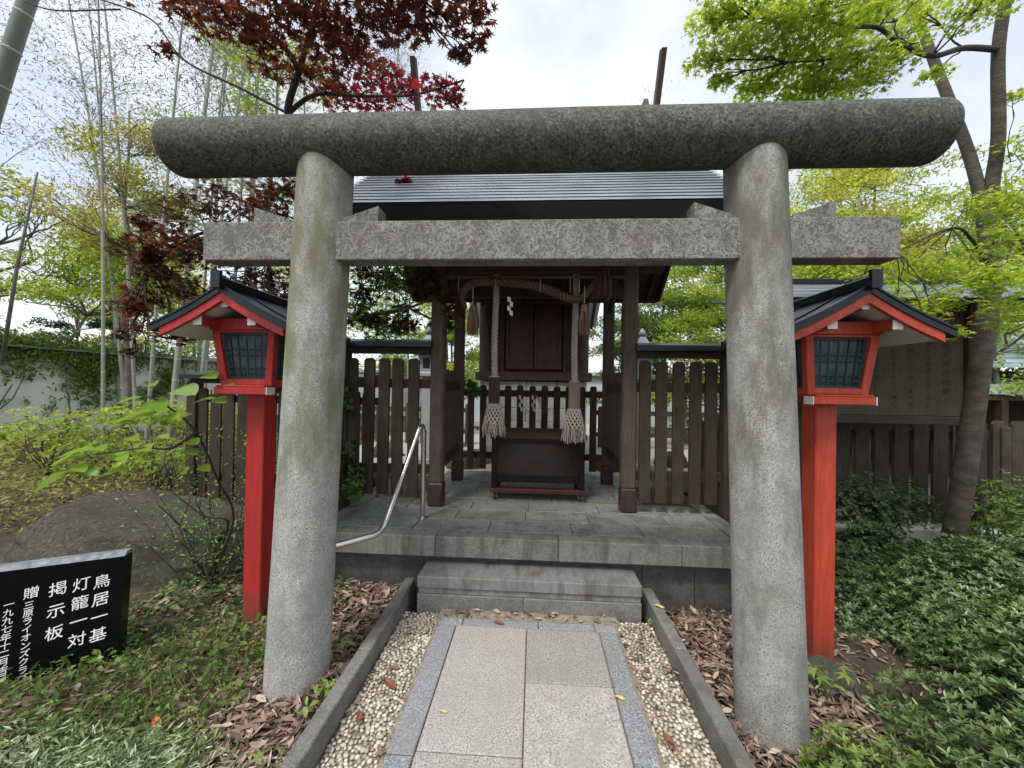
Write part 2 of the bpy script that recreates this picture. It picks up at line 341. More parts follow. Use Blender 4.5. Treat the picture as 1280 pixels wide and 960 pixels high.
MT['bamboo_leaf'] = leaf('bamboo_twig', [(0, (.13, .125, .11)), (.6, (.21, .20, .17)), (.9, (.26, .28, .15)), (1, (.32, .34, .14))], trans=.3, tint=1.1)

MT['eave_shade'] = plain('eave_shade_black', (.007, .006, .006), .85, var=.3, spec=.15)  # near-black, with the deep shade under the eave put into its colour
MT['leaf_wallivy'] = leaf('wall_ivy_leaf', [(0, (.07, .11, .03)), (.6, (.17, .25, .05)), (1, (.30, .38, .08))], trans=.4)
# ------------------------------------------------------------------ leaves in bulk
def tmpl(kind):
    """leaf outline in its own plane: +y is the tip, z is the bend"""
    if kind == 'maple7':
        tips = [(-128, .45), (-88, .78), (-44, .95), (0, 1.0), (44, .95), (88, .78), (128, .45)]
    elif kind == 'maple5':
        tips = [(-100, .62), (-48, .9), (0, 1.0), (48, .9), (100, .62)]
    if kind.startswith('maple'):
        v = [(0, 0, 0)]; n = len(tips)
        for i, (a, r) in enumerate(tips):
            a_ = R(a); v.append((r*math.sin(a_), r*math.cos(a_), -.22*r*r))
            if i < n-1:
                b_ = R((a+tips[i+1][0])/2); v.append((.36*math.sin(b_), .36*math.cos(b_), .03))
        v.append((0, -.12, 0)); k = len(v)
        f = [(0, i+1, i) for i in range(1, k-1)] + [(0, 1, k-1)]
        return v, f
    if kind == 'oval':      # broad leaf folded along its midrib
        return [(0, -1, 0), (.42, -.2, .13), (.30, .5, .10), (0, 1, -.12), (-.30, .5, .10), (-.42, -.2, .13), (0, .1, 0)], \
               [(0, 1, 6), (1, 2, 6), (2, 3, 6), (3, 4, 6), (4, 5, 6), (5, 0, 6)]
    if kind == 'azal':
        return [(0, -1, 0), (.27, -.25, .10), (.24, .4, .08), (0, 1, -.05), (-.24, .4, .08), (-.27, -.25, .10), (0, .1, 0)], \
               [(0, 1, 6), (1, 2, 6), (2, 3, 6), (3, 4, 6), (4, 5, 6), (5, 0, 6)]
    if kind == 'rhomb':
        return [(0, -1, 0), (.40, 0, .14), (0, 1, 0), (-.40, 0, .14)], [(0, 1, 2), (0, 2, 3)]
    if kind == 'slim':
        return [(0, -1, 0), (.19, -.1, .05), (0, 1, -.1), (-.19, -.1, .05)], [(0, 1, 2), (0, 2, 3)]
    if kind == 'blade':     # grass blade growing up +y and bending over
        return [(-.020, 0, 0), (.020, 0, 0), (.018, .45, .06), (-.018, .45, .06), (0, 1, .38)], [(0, 1, 2, 3), (3, 2, 4)]
    if kind == 'curl':      # dry leaf
        return [(0, -1, .10), (.38, -.3, .20), (.30, .5, .16), (0, 1, .05), (-.34, .4, .22), (-.36, -.3, .05), (0, 0, 0)], \
               [(0, 1, 6), (1, 2, 6), (2, 3, 6), (3, 4, 6), (4, 5, 6), (5, 0, 6)]
    if kind == 'sliver':
        return [(0, -1, 0), (.055, 0, 0), (0, 1, 0), (-.055, 0, 0)], [(0, 1, 2, 3)]
    if kind == 'stone':
        p = (1+5**.5)/2; v = [(-1, p, 0), (1, p, 0), (-1, -p, 0), (1, -p, 0), (0, -1, p), (0, 1, p), (0, -1, -p), (0, 1, -p), (p, 0, -1), (p, 0, 1), (-p, 0, -1), (-p, 0, 1)]
        f = [(0, 11, 5), (0, 5, 1), (0, 1, 7), (0, 7, 10), (0, 10, 11), (1, 5, 9), (5, 11, 4), (11, 10, 2), (10, 7, 6), (7, 1, 8), (3, 9, 4), (3, 4, 2), (3, 2, 6), (3, 6, 8), (3, 8, 9), (4, 9, 5), (2, 4, 11), (6, 2, 10), (8, 6, 7), (9, 8, 1)]
        return [tuple(c/1.9 for c in q) for q in v], f
def unit(a): return a/np.maximum(np.linalg.norm(a, axis=1, keepdims=True), 1e-9)
def leaves(name, mat, parent, P, size, kind, normal=None, tip=None, tone=None, smooth=False, aniso=None, kindtag=None):
    """one mesh of len(P) leaves; normal / tip: (N,3) facing and pointing directions"""
    P = np.asarray(P, float); N = len(P)
    if N == 0: return None
    tv, tf = tmpl(kind); tv = np.array(tv, float); K = len(tv)
    if normal is None: normal = RNG.normal(size=(N, 3))
    n = unit(np.asarray(normal, float))
    if tip is None: tip = RNG.normal(size=(N, 3))
    y = np.asarray(tip, float); y = unit(y - n*(y*n).sum(1, keepdims=True)); x = np.cross(y, n)
    s = np.broadcast_to(np.asarray(size, float), (N,))[:, None, None]
    T = tv[None] if aniso is None else tv[None]*aniso[:, None, :]
    V = P[:, None] + s*(T[:, :, :1]*x[:, None] + T[:, :, 1:2]*y[:, None] + T[:, :, 2:]*n[:, None])
    V = V.reshape(-1, 3); b = np.array(wloc(parent)) if parent else 0
    fl = np.concatenate([np.array(f) for f in tf]); cnt = np.array([len(f) for f in tf])
    idx = (np.arange(N)[:, None]*K + fl[None]).ravel(); tot = np.tile(cnt, N)
    m = bpy.data.meshes.new(name); m.vertices.add(N*K); m.loops.add(len(idx)); m.polygons.add(len(tot))
    m.vertices.foreach_set('co', (V-b).astype(np.float32).ravel()); m.loops.foreach_set('vertex_index', idx.astype(np.int32))
    st = np.zeros(len(tot), np.int32); st[1:] = np.cumsum(tot)[:-1]; m.polygons.foreach_set('loop_start', st)
    if smooth: m.polygons.foreach_set('use_smooth', np.ones(len(tot), bool))
    m.update(calc_edges=True)
    if tone is None: tone = RNG.random(N)
    a = m.attributes.new('tone', 'FLOAT', 'POINT'); a.data.foreach_set('value', np.repeat(np.clip(tone, 0, 1), K).astype(np.float32))
    m.materials.append(mat); o = bpy.data.objects.new(name, m); COL.objects.link(o)
    if parent: o.parent = parent
    if kindtag: o['kind'] = kindtag
    return o
def pad_pts(c, r, n):
    """points in a flattened, drooping spray of foliage"""
    q = RNG.normal(size=(n, 3)); q = unit(q)*(RNG.random((n, 1))**.45)
    q = q*np.array(r); q[:, 2] -= .25*(q[:, 0]**2+q[:, 1]**2)/max(r[0], .01)
    return q + np.array(c)
def up_normals(n, spread=.5): v = RNG.normal(size=(n, 3))*spread; v[:, 2] += 1; return v
def bez(a, b, c, k=7):
    a, b, c = Vector(a), Vector(b), Vector(c)
    return [a*(1-t)**2 + b*2*t*(1-t) + c*t*t for t in (i/(k-1) for i in range(k))]
def wander(a, b, amp, k=7):
    """a crooked branch from a to b"""
    a, b = Vector(a), Vector(b); L = (b-a).length; o = []
    for i in range(k):
        t = i/(k-1); w = math.sin(math.pi*t)
        o.append(a.lerp(b, t) + Vector((rnd.uniform(-1, 1), rnd.uniform(-1, 1), rnd.uniform(-.6, 1)))*amp*L*w*.5)
    return o
def taper(r0, r1, k): return [r0+(r1-r0)*i/(k-1) for i in range(k)]
# ------------------------------------------------------------------ ground
def sstep(a, b, x): t = min(1, max(0, (x-a)/(b-a))); return t*t*(3-2*t)
def gz(x, y):
    z = -.005 - .085*sstep(-.9, .9, x)
    z += .22*sstep(-3.4, -7, x)*sstep(1.5, 4, y)
    z += .16*sstep(1.4, 3.2, x)*sstep(1.0, 3.0, y)*(1-sstep(3.6, 4.2, y))
    z += .33*sstep(3.9, 4.3, y)*sstep(-2.2, -1.75, x)*(1-sstep(1.75, 2.2, x))*(1-sstep(11, 13, y))
    z += .018*math.sin(x*3.1+y*1.7) + .012*math.sin(x*7.3-y*5.1)
    if -.95 < x < .88 and y < 2.8: z = -.13
    if -1.62 < x < 1.58 and 2.80 < y < 3.85: z = -.12
    return z
def grid_mesh(xs, ys, fz):
    v = [(x, y, fz(x, y)) for y in ys for x in xs]; n = len(xs)
    f = [(j*n+i, j*n+i+1, (j+1)*n+i+1, (j+1)*n+i) for j in range(len(ys)-1) for i in range(n-1)]
    return v, f
_xs = sorted(set([round(-6+.15*i, 3) for i in range(81)] + [-.951, -.949, .879, .881] + [-300, -150, -80, -40, -25, -18, -14, -12, -10, -9, -8, -7, 7, 8, 9, 10, 12, 14, 18, 25, 40, 80, 150, 300]))
_ys = sorted(set([round(-1+.15*i, 3) for i in range(74)] + [-200, -80, -30, -10, -4, -2, 11, 12, 13, 15, 18, 25, 40, 80, 150, 300]))
mb = MB(); mb.add(*grid_mesh(_xs, _ys, gz)); g = mb.build('ground', MT['soil'], smooth=True); tag(g, kind='structure')

# ------------------------------------------------------------------ path: slabs, borders, gravel strips, kerbs
path = thing('path', (-.023, 0, 0), None, None); tag(path, kind='structure')
MB().box(-.60, .55, -3, 2.56, -.12, -.016).build('path_bed', MT['bed'], path)
def slab(name, x0, x1, y0, y1, z0, z1, mat, par, c=.004, g=.003):
    return MB().box(x0+g, x1-g, y0+g, y1-g, z0, z1, c).build(name, mat, par)
J = 2.413
ly = [J, 1.572, .73, -.11, -.95, -1.8, -2.6]; ry = [J, 1.975, 1.13, .29, -.55, -1.4, -2.6]
for k in range(6): slab('paving_slab', -.465, -.023, ly[k+1], ly[k], -.06, rnd.uniform(-.001, .001), MT['slab'], path)
for k in range(6): slab('paving_slab', -.023, .420, ry[k+1], ry[k], -.06, rnd.uniform(-.001, .001), MT['slab'], path)
by = [J, 1.55, .55, -.45, -1.5, -2.6]
for k in range(5):
    slab('border_stone', -.583, -.465, by[k+1], by[k], -.06, .001, MT['border'], path)
    slab('border_stone', .420, .533, by[k+1]-.1 if k < 4 else by[k+1], by[k]-(.1 if k else 0), -.06, .001, MT['border'], path)
for a, b in ((-.583, -.43), (-.43, .05), (.05, .40), (.40, .533)): slab('border_stone', a, b, J, 2.487, -.06, .0, MT['border'], path)
# kerbs
for side, x0, x1, cuts in (('left', -.921, -.849, (2.80, 2.02, .75, -.6, -2.6)), ('right', .782, .857, (2.80, 2.16, .62, -.8, -2.6))):
    kb = thing('kerb', ((x0+x1)/2, 0, 0), None, None); tag(kb, kind='structure')
    for k in range(4): slab('kerb_stone', x0, x1, cuts[k+1], cuts[k], -.14, .089-(.0, .002, .001, .003)[k], MT['kerb'], kb, .006, .0015)
# gravel: the pebbles one can pick apart near the viewer, the rest as one mass
PEB = []
for k in range(6):
    tv, tf = tmpl('stone'); q = MB(); sx, sy, sz = rnd.uniform(.8, 1.1), rnd.uniform(.75, 1.0), rnd.uniform(.5, .7)
    q.add([(x*sx*rnd.uniform(.9, 1.1), y*sy*rnd.uniform(.9, 1.1), z*sz) for x, y, z in tv], tf); m = q.mesh('pebble')
    for p_ in m.polygons: p_.use_smooth = True
    a = m.attributes.new('tone', 'FLOAT', 'POINT'); a.data.foreach_set('value', np.full(12, (.2, .45, .6, .7, .85, 1.0)[k], np.float32)); m.materials.append(MT['pebbles']); PEB.append(m)
for side, x0, x1 in (('left', -.847, -.585), ('right', .535, .780)):
    bed = MB().box(x0, x1, -2.6, 2.57, -.14, -.034).build('gravel_strip', MT['bed'], base=((x0+x1)/2, 1.4, -.03)); tag(bed, kind='structure')
    pts = []; cell = {}; S = .0185
    for _ in range(60000):
        x, y = rnd.uniform(x0+.008, x1-.008), rnd.uniform(.7, 2.56); i, j = int(x/S), int(y/S); ok = True
        for a in (-1, 0, 1):
            for b in (-1, 0, 1):
                for px, py in cell.get((i+a, j+b), ()):
                    if (px-x)**2+(py-y)**2 < (S*.92)**2: ok = False
        if ok: cell.setdefault((i, j), []).append((x, y)); pts.append((x, y))
    pts.sort(key=lambda p: abs(p[1]-1.36) if p[1] > 1.26 else 9)
    near, far = pts[:150], pts[150:]
    for x, y in near:
        o = piece('pebble', rnd.choice(PEB), bed, (x-(x0+x1)/2, y-1.4, .004+rnd.uniform(-.003, .003)), (rnd.uniform(-.3, .3), rnd.uniform(-.3, .3), rnd.uniform(0, 6.3))); s = rnd.uniform(.0098, .0155); o.scale = (s, s*rnd.uniform(.7, 1.1), s)
    F = np.array([(x, y, -.026+rnd.uniform(-.003, .003)) for x, y in far]); n = len(F)
    leaves('pebbles', MT['pebbles'], bed, F, RNG.uniform(.0095, .0152, n), 'stone', up_normals(n, .15), None, None, True, np.stack([RNG.uniform(.8, 1.15, n), RNG.uniform(.65, 1.05, n), RNG.uniform(.45, .7, n)], 1), 'stuff')
# ------------------------------------------------------------------ step and platform
st = thing('stone_step', (-.02, 2.7, 0), 'grey granite step block between the kerbs in front of the platform', 'step')
MB().box(-.771, .727, 2.578, 2.845, .132, .208, .005).build('tread', MT['step'], st)
MB().box(-.765, .721, 2.590, 2.845, .090, .130, .003).build('riser_band', MT['plat'], st)
for a, b in ((-.771, -.05), (-.05, .727)): MB().box(a+.001, b-.001, 2.580, 2.845, -.12, .088, .004).build('base_block', MT['kerb'], st)
pf = thing('platform', (-.02, 3.3, 0), None, None); tag(pf, kind='structure')
PX0, PX1, PZ = -1.655, 1.615, .410
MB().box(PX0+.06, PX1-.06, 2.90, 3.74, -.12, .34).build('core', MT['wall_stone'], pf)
MB().box(-1.12, 1.08, 3.70, 4.98, -.1, .35).build('core', MT['wall_stone'], pf)
for a, b in ((PX0, -.70), (-.70, .19), (.19, 1.05), (1.05, PX1)): MB().box(a+.0015, b-.0015, 2.76, 2.90, .262, PZ, .006).build('edge_stone', MT['plat'], pf)
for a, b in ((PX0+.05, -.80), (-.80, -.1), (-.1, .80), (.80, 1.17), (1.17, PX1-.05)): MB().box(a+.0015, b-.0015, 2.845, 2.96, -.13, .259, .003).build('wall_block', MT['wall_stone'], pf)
for x0, x1 in ((PX0, PX0+.13), (PX1-.13, PX1)):
    for a, b in ((2.903, 3.32), (3.323, 3.76)): MB().box(x0, x1, a, b, .262, PZ, .005).build('edge_stone', MT['plat'], pf)
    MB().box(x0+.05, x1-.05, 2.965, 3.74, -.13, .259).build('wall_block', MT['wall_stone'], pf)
yy = 2.903; row = 0
while yy < 4.95:
    d = (.245, .262, .25, .27)[row % 4]; wide = yy+d < 3.78
    X0, X1 = (PX0+.132, PX1-.132) if wide else (-1.10, 1.06); y1 = min(yy+d, 3.755 if wide else 4.97)
    x = X0 - (.0, .31, .15, .42)[row % 4]
    while x < X1:
        w = rnd.uniform(.5, .66); a, b = max(x, X0), min(x+w, X1)
        if b-a > .06:
            MB().box(a+.003, b-.003, yy+.003, y1-.003, .33, PZ-.002+rnd.uniform(-.0025, .0015), .004).build('paving_stone', MT['paving'], pf)
        x += w
    yy = y1 if not (wide and y1+.2 > 3.755) else 3.757; row += 1
MB().box(PX0+.14, PX1-.14, 2.903, 3.75, .33, .392).build('mortar', MT['bed'], pf)
MB().box(-1.1, 1.06, 3.752, 4.96, .33, .392).build('mortar', MT['bed'], pf)
# pale gravel yard behind the fence
mb = MB(); mb.box(-3.3, 3.3, 5.0, 12.6, .2, .335); y_ = mb.build('gravel_yard', plain('yard_gravel', (.40, .39, .36), .95, var=.35, scale=60, bump=.8)); tag(y_, kind='structure')
# ------------------------------------------------------------------ torii
CX = -.02; LX = 1.864
to = thing('torii_gate', (CX, 1.90, -.05), 'grey granite torii gate standing across the path with a thick round lintel', 'torii')
def torii_leg(sgn):
    m = MB(); pts = []; rad = []
    xb, xt = CX+sgn*1.172, CX+sgn*1.06; zb, zt = -.22, 2.66
    for i in range(13):
        t = i/12; pts.append((xb+(xt-xb)*t, 1.915-.02*t*0, zb+(zt-zb)*t)); rad.append(.152-.020*t)
    m.tube(pts, rad, 40); return m.build('pillar', MT['torii_leg'], to, True, 40)
tl, tr_ = torii_leg(-1), torii_leg(1)
_tm = MT['torii_leg'].copy(); _tm.name = 'torii_granite_mossy'
# moss grows on the upper, shaded height of the legs
_nt = _tm.node_tree; _p = [n for n in _nt.nodes if n.type == 'BSDF_PRINCIPLED'][0]; _src = _p.inputs['Base Color'].links[0].from_socket
def moss_layer(mat, col, z0, z1, amount, scale):
    nt = mat.node_tree; p = [n for n in nt.nodes if n.type == 'BSDF_PRINCIPLED'][0]; src = p.inputs['Base Color'].links[0].from_socket
    N = nt.nodes.new; L = nt.links.new
    tc = N('ShaderNodeTexCoord'); sp = N('ShaderNodeSeparateXYZ'); L(tc.outputs['Object'], sp.inputs[0])
    mr = N('ShaderNodeMapRange'); mr.inputs[1].default_value = z0; mr.inputs[2].default_value = z1; L(sp.outputs['Z'], mr.inputs[0])
    nz = N('ShaderNodeTexNoise'); nz.inputs['Scale'].default_value = scale; nz.inputs['Detail'].default_value = 8; nz.inputs['Roughness'].default_value = .68
    mp = N('ShaderNodeMapping'); mp.inputs['Scale'].default_value = (1, 1, .35); L(tc.outputs['Object'], mp.inputs[0]); L(mp.outputs[0], nz.inputs['Vector'])
    ad = N('ShaderNodeMath'); ad.operation = 'MULTIPLY_ADD'; L(mr.outputs[0], ad.inputs[0]); ad.inputs[1].default_value = .20; L(nz.outputs['Fac'], ad.inputs[2])
    cr = N('ShaderNodeValToRGB'); cr.color_ramp.elements[0].position = .54; cr.color_ramp.elements[1].position = .78; cr.color_ramp.elements[1].color = (amount, amount, amount, 1); L(ad.outputs[0], cr.inputs[0])
    mx = N('ShaderNodeMix'); mx.data_type = 'RGBA'; L(cr.outputs[0], mx.inputs[0]); L(src, mx.inputs[6]); mx.inputs[7].default_value = (*col, 1); L(mx.outputs[2], p.inputs['Base Color'])
moss_layer(_tm, (.135, .142, .058), .5, 2.1, .85, 8); tl.data.materials[0] = _tm
_tm2 = MT['torii_leg'].copy(); _tm2.name = 'torii_granite_stained'; moss_layer(_tm2, (.105, .102, .070), .7, 2.2, .85, 8); tr_.data.materials[0] = _tm2
# round top lintel with slanted, softened ends
def top_lintel():
    m = MB(); n = 44; yc, zc, r = 1.885, 2.703, .136; L = LX; sh = 0.0
    rings = []
    def ring(xc, rr, shear, sgn):
        out = []
        for j in range(n):
            t = 2*math.pi*j/n; z = rr*math.sin(t); q = (r-z)/(2*r)
            out.append((xc - sgn*shear*q**5, yc+rr*math.cos(t), zc+z))
        return out
    E_ = ((0, .72), (.004, .86), (.012, .94), (.026, .985), (.045, 1.0))
    for dx, k in E_: rings.append(ring(CX-L+dx, r*k, sh, -1))
    for x in np.linspace(-1.55, 1.55, 15): rings.append(ring(CX+x, r*(1+.006*math.sin(x*5)), 0, 1))
    for dx, k in E_[::-1]: rings.append(ring(CX+L-dx, r*k, sh, 1))
    for rg in rings: m.v += rg
    for i in range(len(rings)-1):
        for j in range(n): m.f.append((i*n+j, i*n+(j+1) % n, (i+1)*n+(j+1) % n, (i+1)*n+j))
    m.f.append(tuple(range(n))[::-1]); k = (len(rings)-1)*n; m.f.append(tuple(k+j for j in range(n)))
    return m.build('top_lintel', MT['lintel'], to, True, 60)
MT['lintel'] = granite('lintel_lichen_granite', (.080, .080, .072), (.014, .014, .013), (.25, .25, .235), 75, stain=((.022, .022, .020), .36, 22.0), moss=((.060, .062, .038), .42, 7.0), bump=.7, worm=((.20, .20, .187), 24, .55))
top_lintel()
MB().box(CX-1.655, CX+1.672, 1.842, 1.952, 2.112, 2.303, .004).build('tie_beam', MT['torii_beam'], to)
for sx in (-1, 1):
    for d in (-1, 1):
        xi = CX+sx*(1.077+.128*d); xo = xi + d*.19*sx
        lo, hi = (xi, xo)
        m = MB(); m.prism([(lo, 2.305), (hi, 2.305), (hi, 2.305+.075), (lo, 2.305+.012)] if hi > lo else [(hi, 2.305), (lo, 2.305), (lo, 2.305+.012), (hi, 2.305+.075)], 1, 1.850, 1.944)
        m.build('wedge', MT['torii_beam'], to)
# ------------------------------------------------------------------ vermilion lanterns
def lantern(cx, cy, zg, label, red, inner):
    t = thing('wooden_lantern', (cx, cy, zg), label, 'lantern', 'pair of red roofed lanterns beside the torii')
    MB().box(cx-.058, cx+.058, cy-.06, cy+.06, zg-.12, 1.430, .006).build('post', red, t)
    for s in (-1, 1):
        y = cy+s*.155; bm = MB().box(cx-.163, cx+.163, y-.035, y+.035, 1.430, 1.472, .003).build('cross_beam', red, t)
        for e in (-1, 1): MB().box(*sorted((cx+e*.1635, cx+e*.168)), y-.0365, y+.0365, 1.4285, 1.4735).build('end_cap', MT['white'], bm)
    MB().box(cx-.150, cx+.150, cy-.19, cy+.19, 1.4725, 1.484, .003).build('floor_board', red, t)
    # flaring fire box
    zb, zt = 1.485, 1.815; hb, ht = (.160, .140), (.196, .172)
    def P(a, b, z):
        k = (z-zb)/(zt-zb); return (cx+a*(hb[0]+(ht[0]-hb[0])*k), cy+b*(hb[1]+(ht[1]-hb[1])*k), z)
    for a in (-1, 1):
        for b in (-1, 1):
            p, q = Vector(P(a, b, zb)), Vector(P(a, b, zt)); off = Vector((-a*.020, -b*.020, 0))
            MB().bar(p+off, q+off, .043, .043, .003, up=(0, 1, 0)).build('corner_post', red, t)
    for z, h in ((zb+.018, .034), (zt-.006, .014)):
        for b in (-1, 1):
            p, q = Vector(P(-1, b, z)), Vector(P(1, b, z)); o = Vector((0, -b*.014, 0)); MB().bar(p+o, q+o, .026, h, .002).build('rail', red, t)
        for a in (-1, 1):
            p, q = Vector(P(a, -1, z)), Vector(P(a, 1, z)); o = Vector((-a*.014, 0, 0)); MB().bar(p+o, q+o, .026, h, .002).build('rail', red, t)
    z0, z1 = zb+.036, zt-.014
    def face(pa, pb, inw):
        """lattice screen between two corner directions"""
        def Q(s, z): return Vector(P(*[pa[i]+(pb[i]-pa[i])*s for i in (0, 1)], z)) + inw
        f = t
        gl = MB(); i2 = inw*.9; c = [Q(.06, z0)+i2, Q(.94, z0)+i2, Q(.94, z1)+i2, Q(.06, z1)+i2]; th = inw*.15
        gl.add([tuple(x) for x in c]+[tuple(x+th) for x in c], [(0, 1, 2, 3), (7, 6, 5, 4), (0, 4, 5, 1), (1, 5, 6, 2), (2, 6, 7, 3), (3, 7, 4, 0)])
        pane = gl.build('pane', MT['lantern_glass'], t)
        fr = MB()
        for s in (.135, .865): fr.bar(Q(s, z0), Q(s, z1), .012, .012)
        for z in (z0+.004, z1-.004): fr.bar(Q(.09, z), Q(.91, z), .013, .012)
        sc = fr.build('lattice_frame', MT['lattice'], t)
        for s in (.24, .36, .50, .64, .76): MB().bar(Q(s, z0), Q(s, z1), .011, .007).build('lattice_bar', MT['lattice'], sc)
        for k in (.14, .26, .55, .67): MB().bar(Q(.1, z0+(z1-z0)*k)+inw*.16, Q(.9, z0+(z1-z0)*k)+inw*.16, .007, .010).build('lattice_bar', MT['lattice'], sc)
    face((-1, -1), (1, -1), Vector((0, .022, 0))); face((1, 1), (-1, 1), Vector((0, -.022, 0)))
    face((-1, 1), (-1, -1), Vector((.022, 0, 0))); face((1, -1), (1, 1), Vector((-.022, 0, 0)))
    # head beams and purlins with white ends
    for s in (-1, 1): MB().box(cx-.205, cx+.205, cy+s*.165-.02, cy+s*.165+.02, 1.816, 1.885, .003).build('head_beam', red, t)
    for px, pz in ((-.160, 1.848), (.160, 1.848), (0, 1.945)):
        h = .023 if px else .018
        b = MB().box(cx+px-h, cx+px+h, cy-.310, cy+.290, pz-h, pz+h, .002).build('purlin', red, t)
        for s in (-1, 1): MB().box(cx+px-h-.001, cx+px+h+.001, *sorted((cy+s*(.3105 if s < 0 else .2905), cy+s*(.315 if s < 0 else .295))), pz-h-.001, pz+h+.001).build('end_cap', MT['white'], b)
    # roof
    HW, YF, YB = .412, cy-.328, cy+.320
    def prof(s): return 2.006 - .222*s - .014*math.sin(math.pi*min(1, s*.95))       # underside height, s = 0 ridge .. 1 eave
    S = [i/6 for i in range(7)]
    for sg in (-1, 1):
        top = [(cx+sg*HW*s, prof(s)+.034) for s in S]; bot = [(cx+sg*HW*s, prof(s)) for s in S]
        poly = top+bot[::-1]; rf = MB().prism(poly, 1, YF-.02, YB+.02).build('roof_slope', MT['roof_black'], t)
        for y in (cy-.15, cy+.15):
            MB().prism([(cx+sg*HW*s, prof(s)+.043) for s in S]+[(cx+sg*HW*s, prof(s)+.0345) for s in S][::-1], 1, y-.010, y+.010).build('roof_rib', MT['roof_black'], rf)
        for y in (YF-.012, YB+.012):
            MB().prism([(cx+sg*HW*s, prof(s)+.046) for s in S]+[(cx+sg*HW*s, prof(s)+.0345) for s in S][::-1], 1, y-.014, y+.014).build('roof_rib', MT['roof_black'], rf)
        MB().prism([(cx+sg*(HW-.03)*s, prof(s)-.004) for s in S]+[(cx+sg*(HW-.03)*s, prof(s)-.010) for s in S][::-1], 1, YF+.03, YB-.03).build('soffit', MT['white'], t)
        for y in (YF, YB):
            k = [s*.88 for s in S]
            b = MB().prism([(cx+sg*HW*s, prof(s)-.0005) for s in k]+[(cx+sg*HW*s, prof(s)-.044-.006*(1-s)) for s in k][::-1], 1, y-.012, y+.012).build('barge_board', red, t)
    MB().box(cx-.022, cx+.022, YF-.035, YB+.035, 2.030, 2.085, .006).build('ridge', MT['roof_black'], t)
    for y in (YF-.046, YB+.046): MB().prism([(cx-.024, 2.02), (cx+.024, 2.02), (cx+.027, 2.112), (cx-.027, 2.112)], 1, y-.010, y+.010).build('ridge_end', MT['roof_black'], t)
    return t
lantern(-1.752, 2.392, -.01, 'red wooden lantern left of the torii with its dark lattice box and black gable roof', MT['red_l'], 1)
lantern(1.692, 2.392, -.10, 'red wooden lantern right of the torii with its post beside the green shrubs', MT['red_r_lit'], -1)
# ------------------------------------------------------------------ worship hall
HX = -.018; PLX = .862; FY, BY = 3.50, 4.47
hall = thing('worship_hall', (HX, 3.95, PZ), 'open wooden worship hall on four posts with a grey metal gable roof', 'shrine hall')
for sx in (-1, 1):
    for y in (FY, BY):
        x = HX+sx*PLX; w = .062 if y == FY else .058
        pl = MB().box(x-w, x+w, y-w, y+w, PZ+.205, 2.84, .016).build('pillar', MT['wood_pillar'], hall)
        MB().box(x-w-.006, x+w+.006, y-w-.006, y+w+.006, PZ, PZ+.21, .012).build('pillar_shoe', MT['shoe'], pl)
    # low slatted wall between front and back post
    x = HX+sx*PLX
    MB().box(x-.024, x+.024, FY+.063, BY-.059, 1.455, 1.555, .004).build('side_rail', MT['wood_darky'], hall)
    MB().box(x-.024, x+.024, FY+.063, BY-.059, .745, .835, .004).build('side_rail', MT['wood_darky'], hall)
    k = MB().box(-.013, .013, -.019, .019, .70, 1.66, .003).mesh('side_slat'); k.materials.append(MT['wood_pillar'])
    for i in range(11): piece('side_slat', k, hall, (x-HX, FY+.115+i*.0745-3.95, -PZ))
    # tie beam along depth and knee braces
    MB().box(x-.045, x+.045, FY-.25, BY+.25, 2.645, 2.76, .006).build('side_beam', MT['wood_darky'], hall)
    for y, s in ((FY, 1), (BY, -1)): MB().bar((x, y+s*.05, 2.36), (x, y+s*.32, 2.66), .05, .06, .006).build('knee_brace', MT['wood_dark'], hall)
    MB().bar((x-sx*.05, FY, 2.34), (x-sx*.27, FY, 2.58), .05, .05, .006, up=(0, 1, 0)).build('knee_brace', MT['wood_dark'], hall)
for y in (FY, BY):
    MB().box(HX-1.15, HX+1.15, y-.04, y+.04, 2.535, 2.643, .006).build('cross_beam', MT['wood_darkx'], hall)
MB().tube([(HX-.80, FY-.075, 2.475), (HX+.80, FY-.075, 2.478)], .014, 8).build('bamboo_pole', MT['straw_dark'], hall, True, 40)
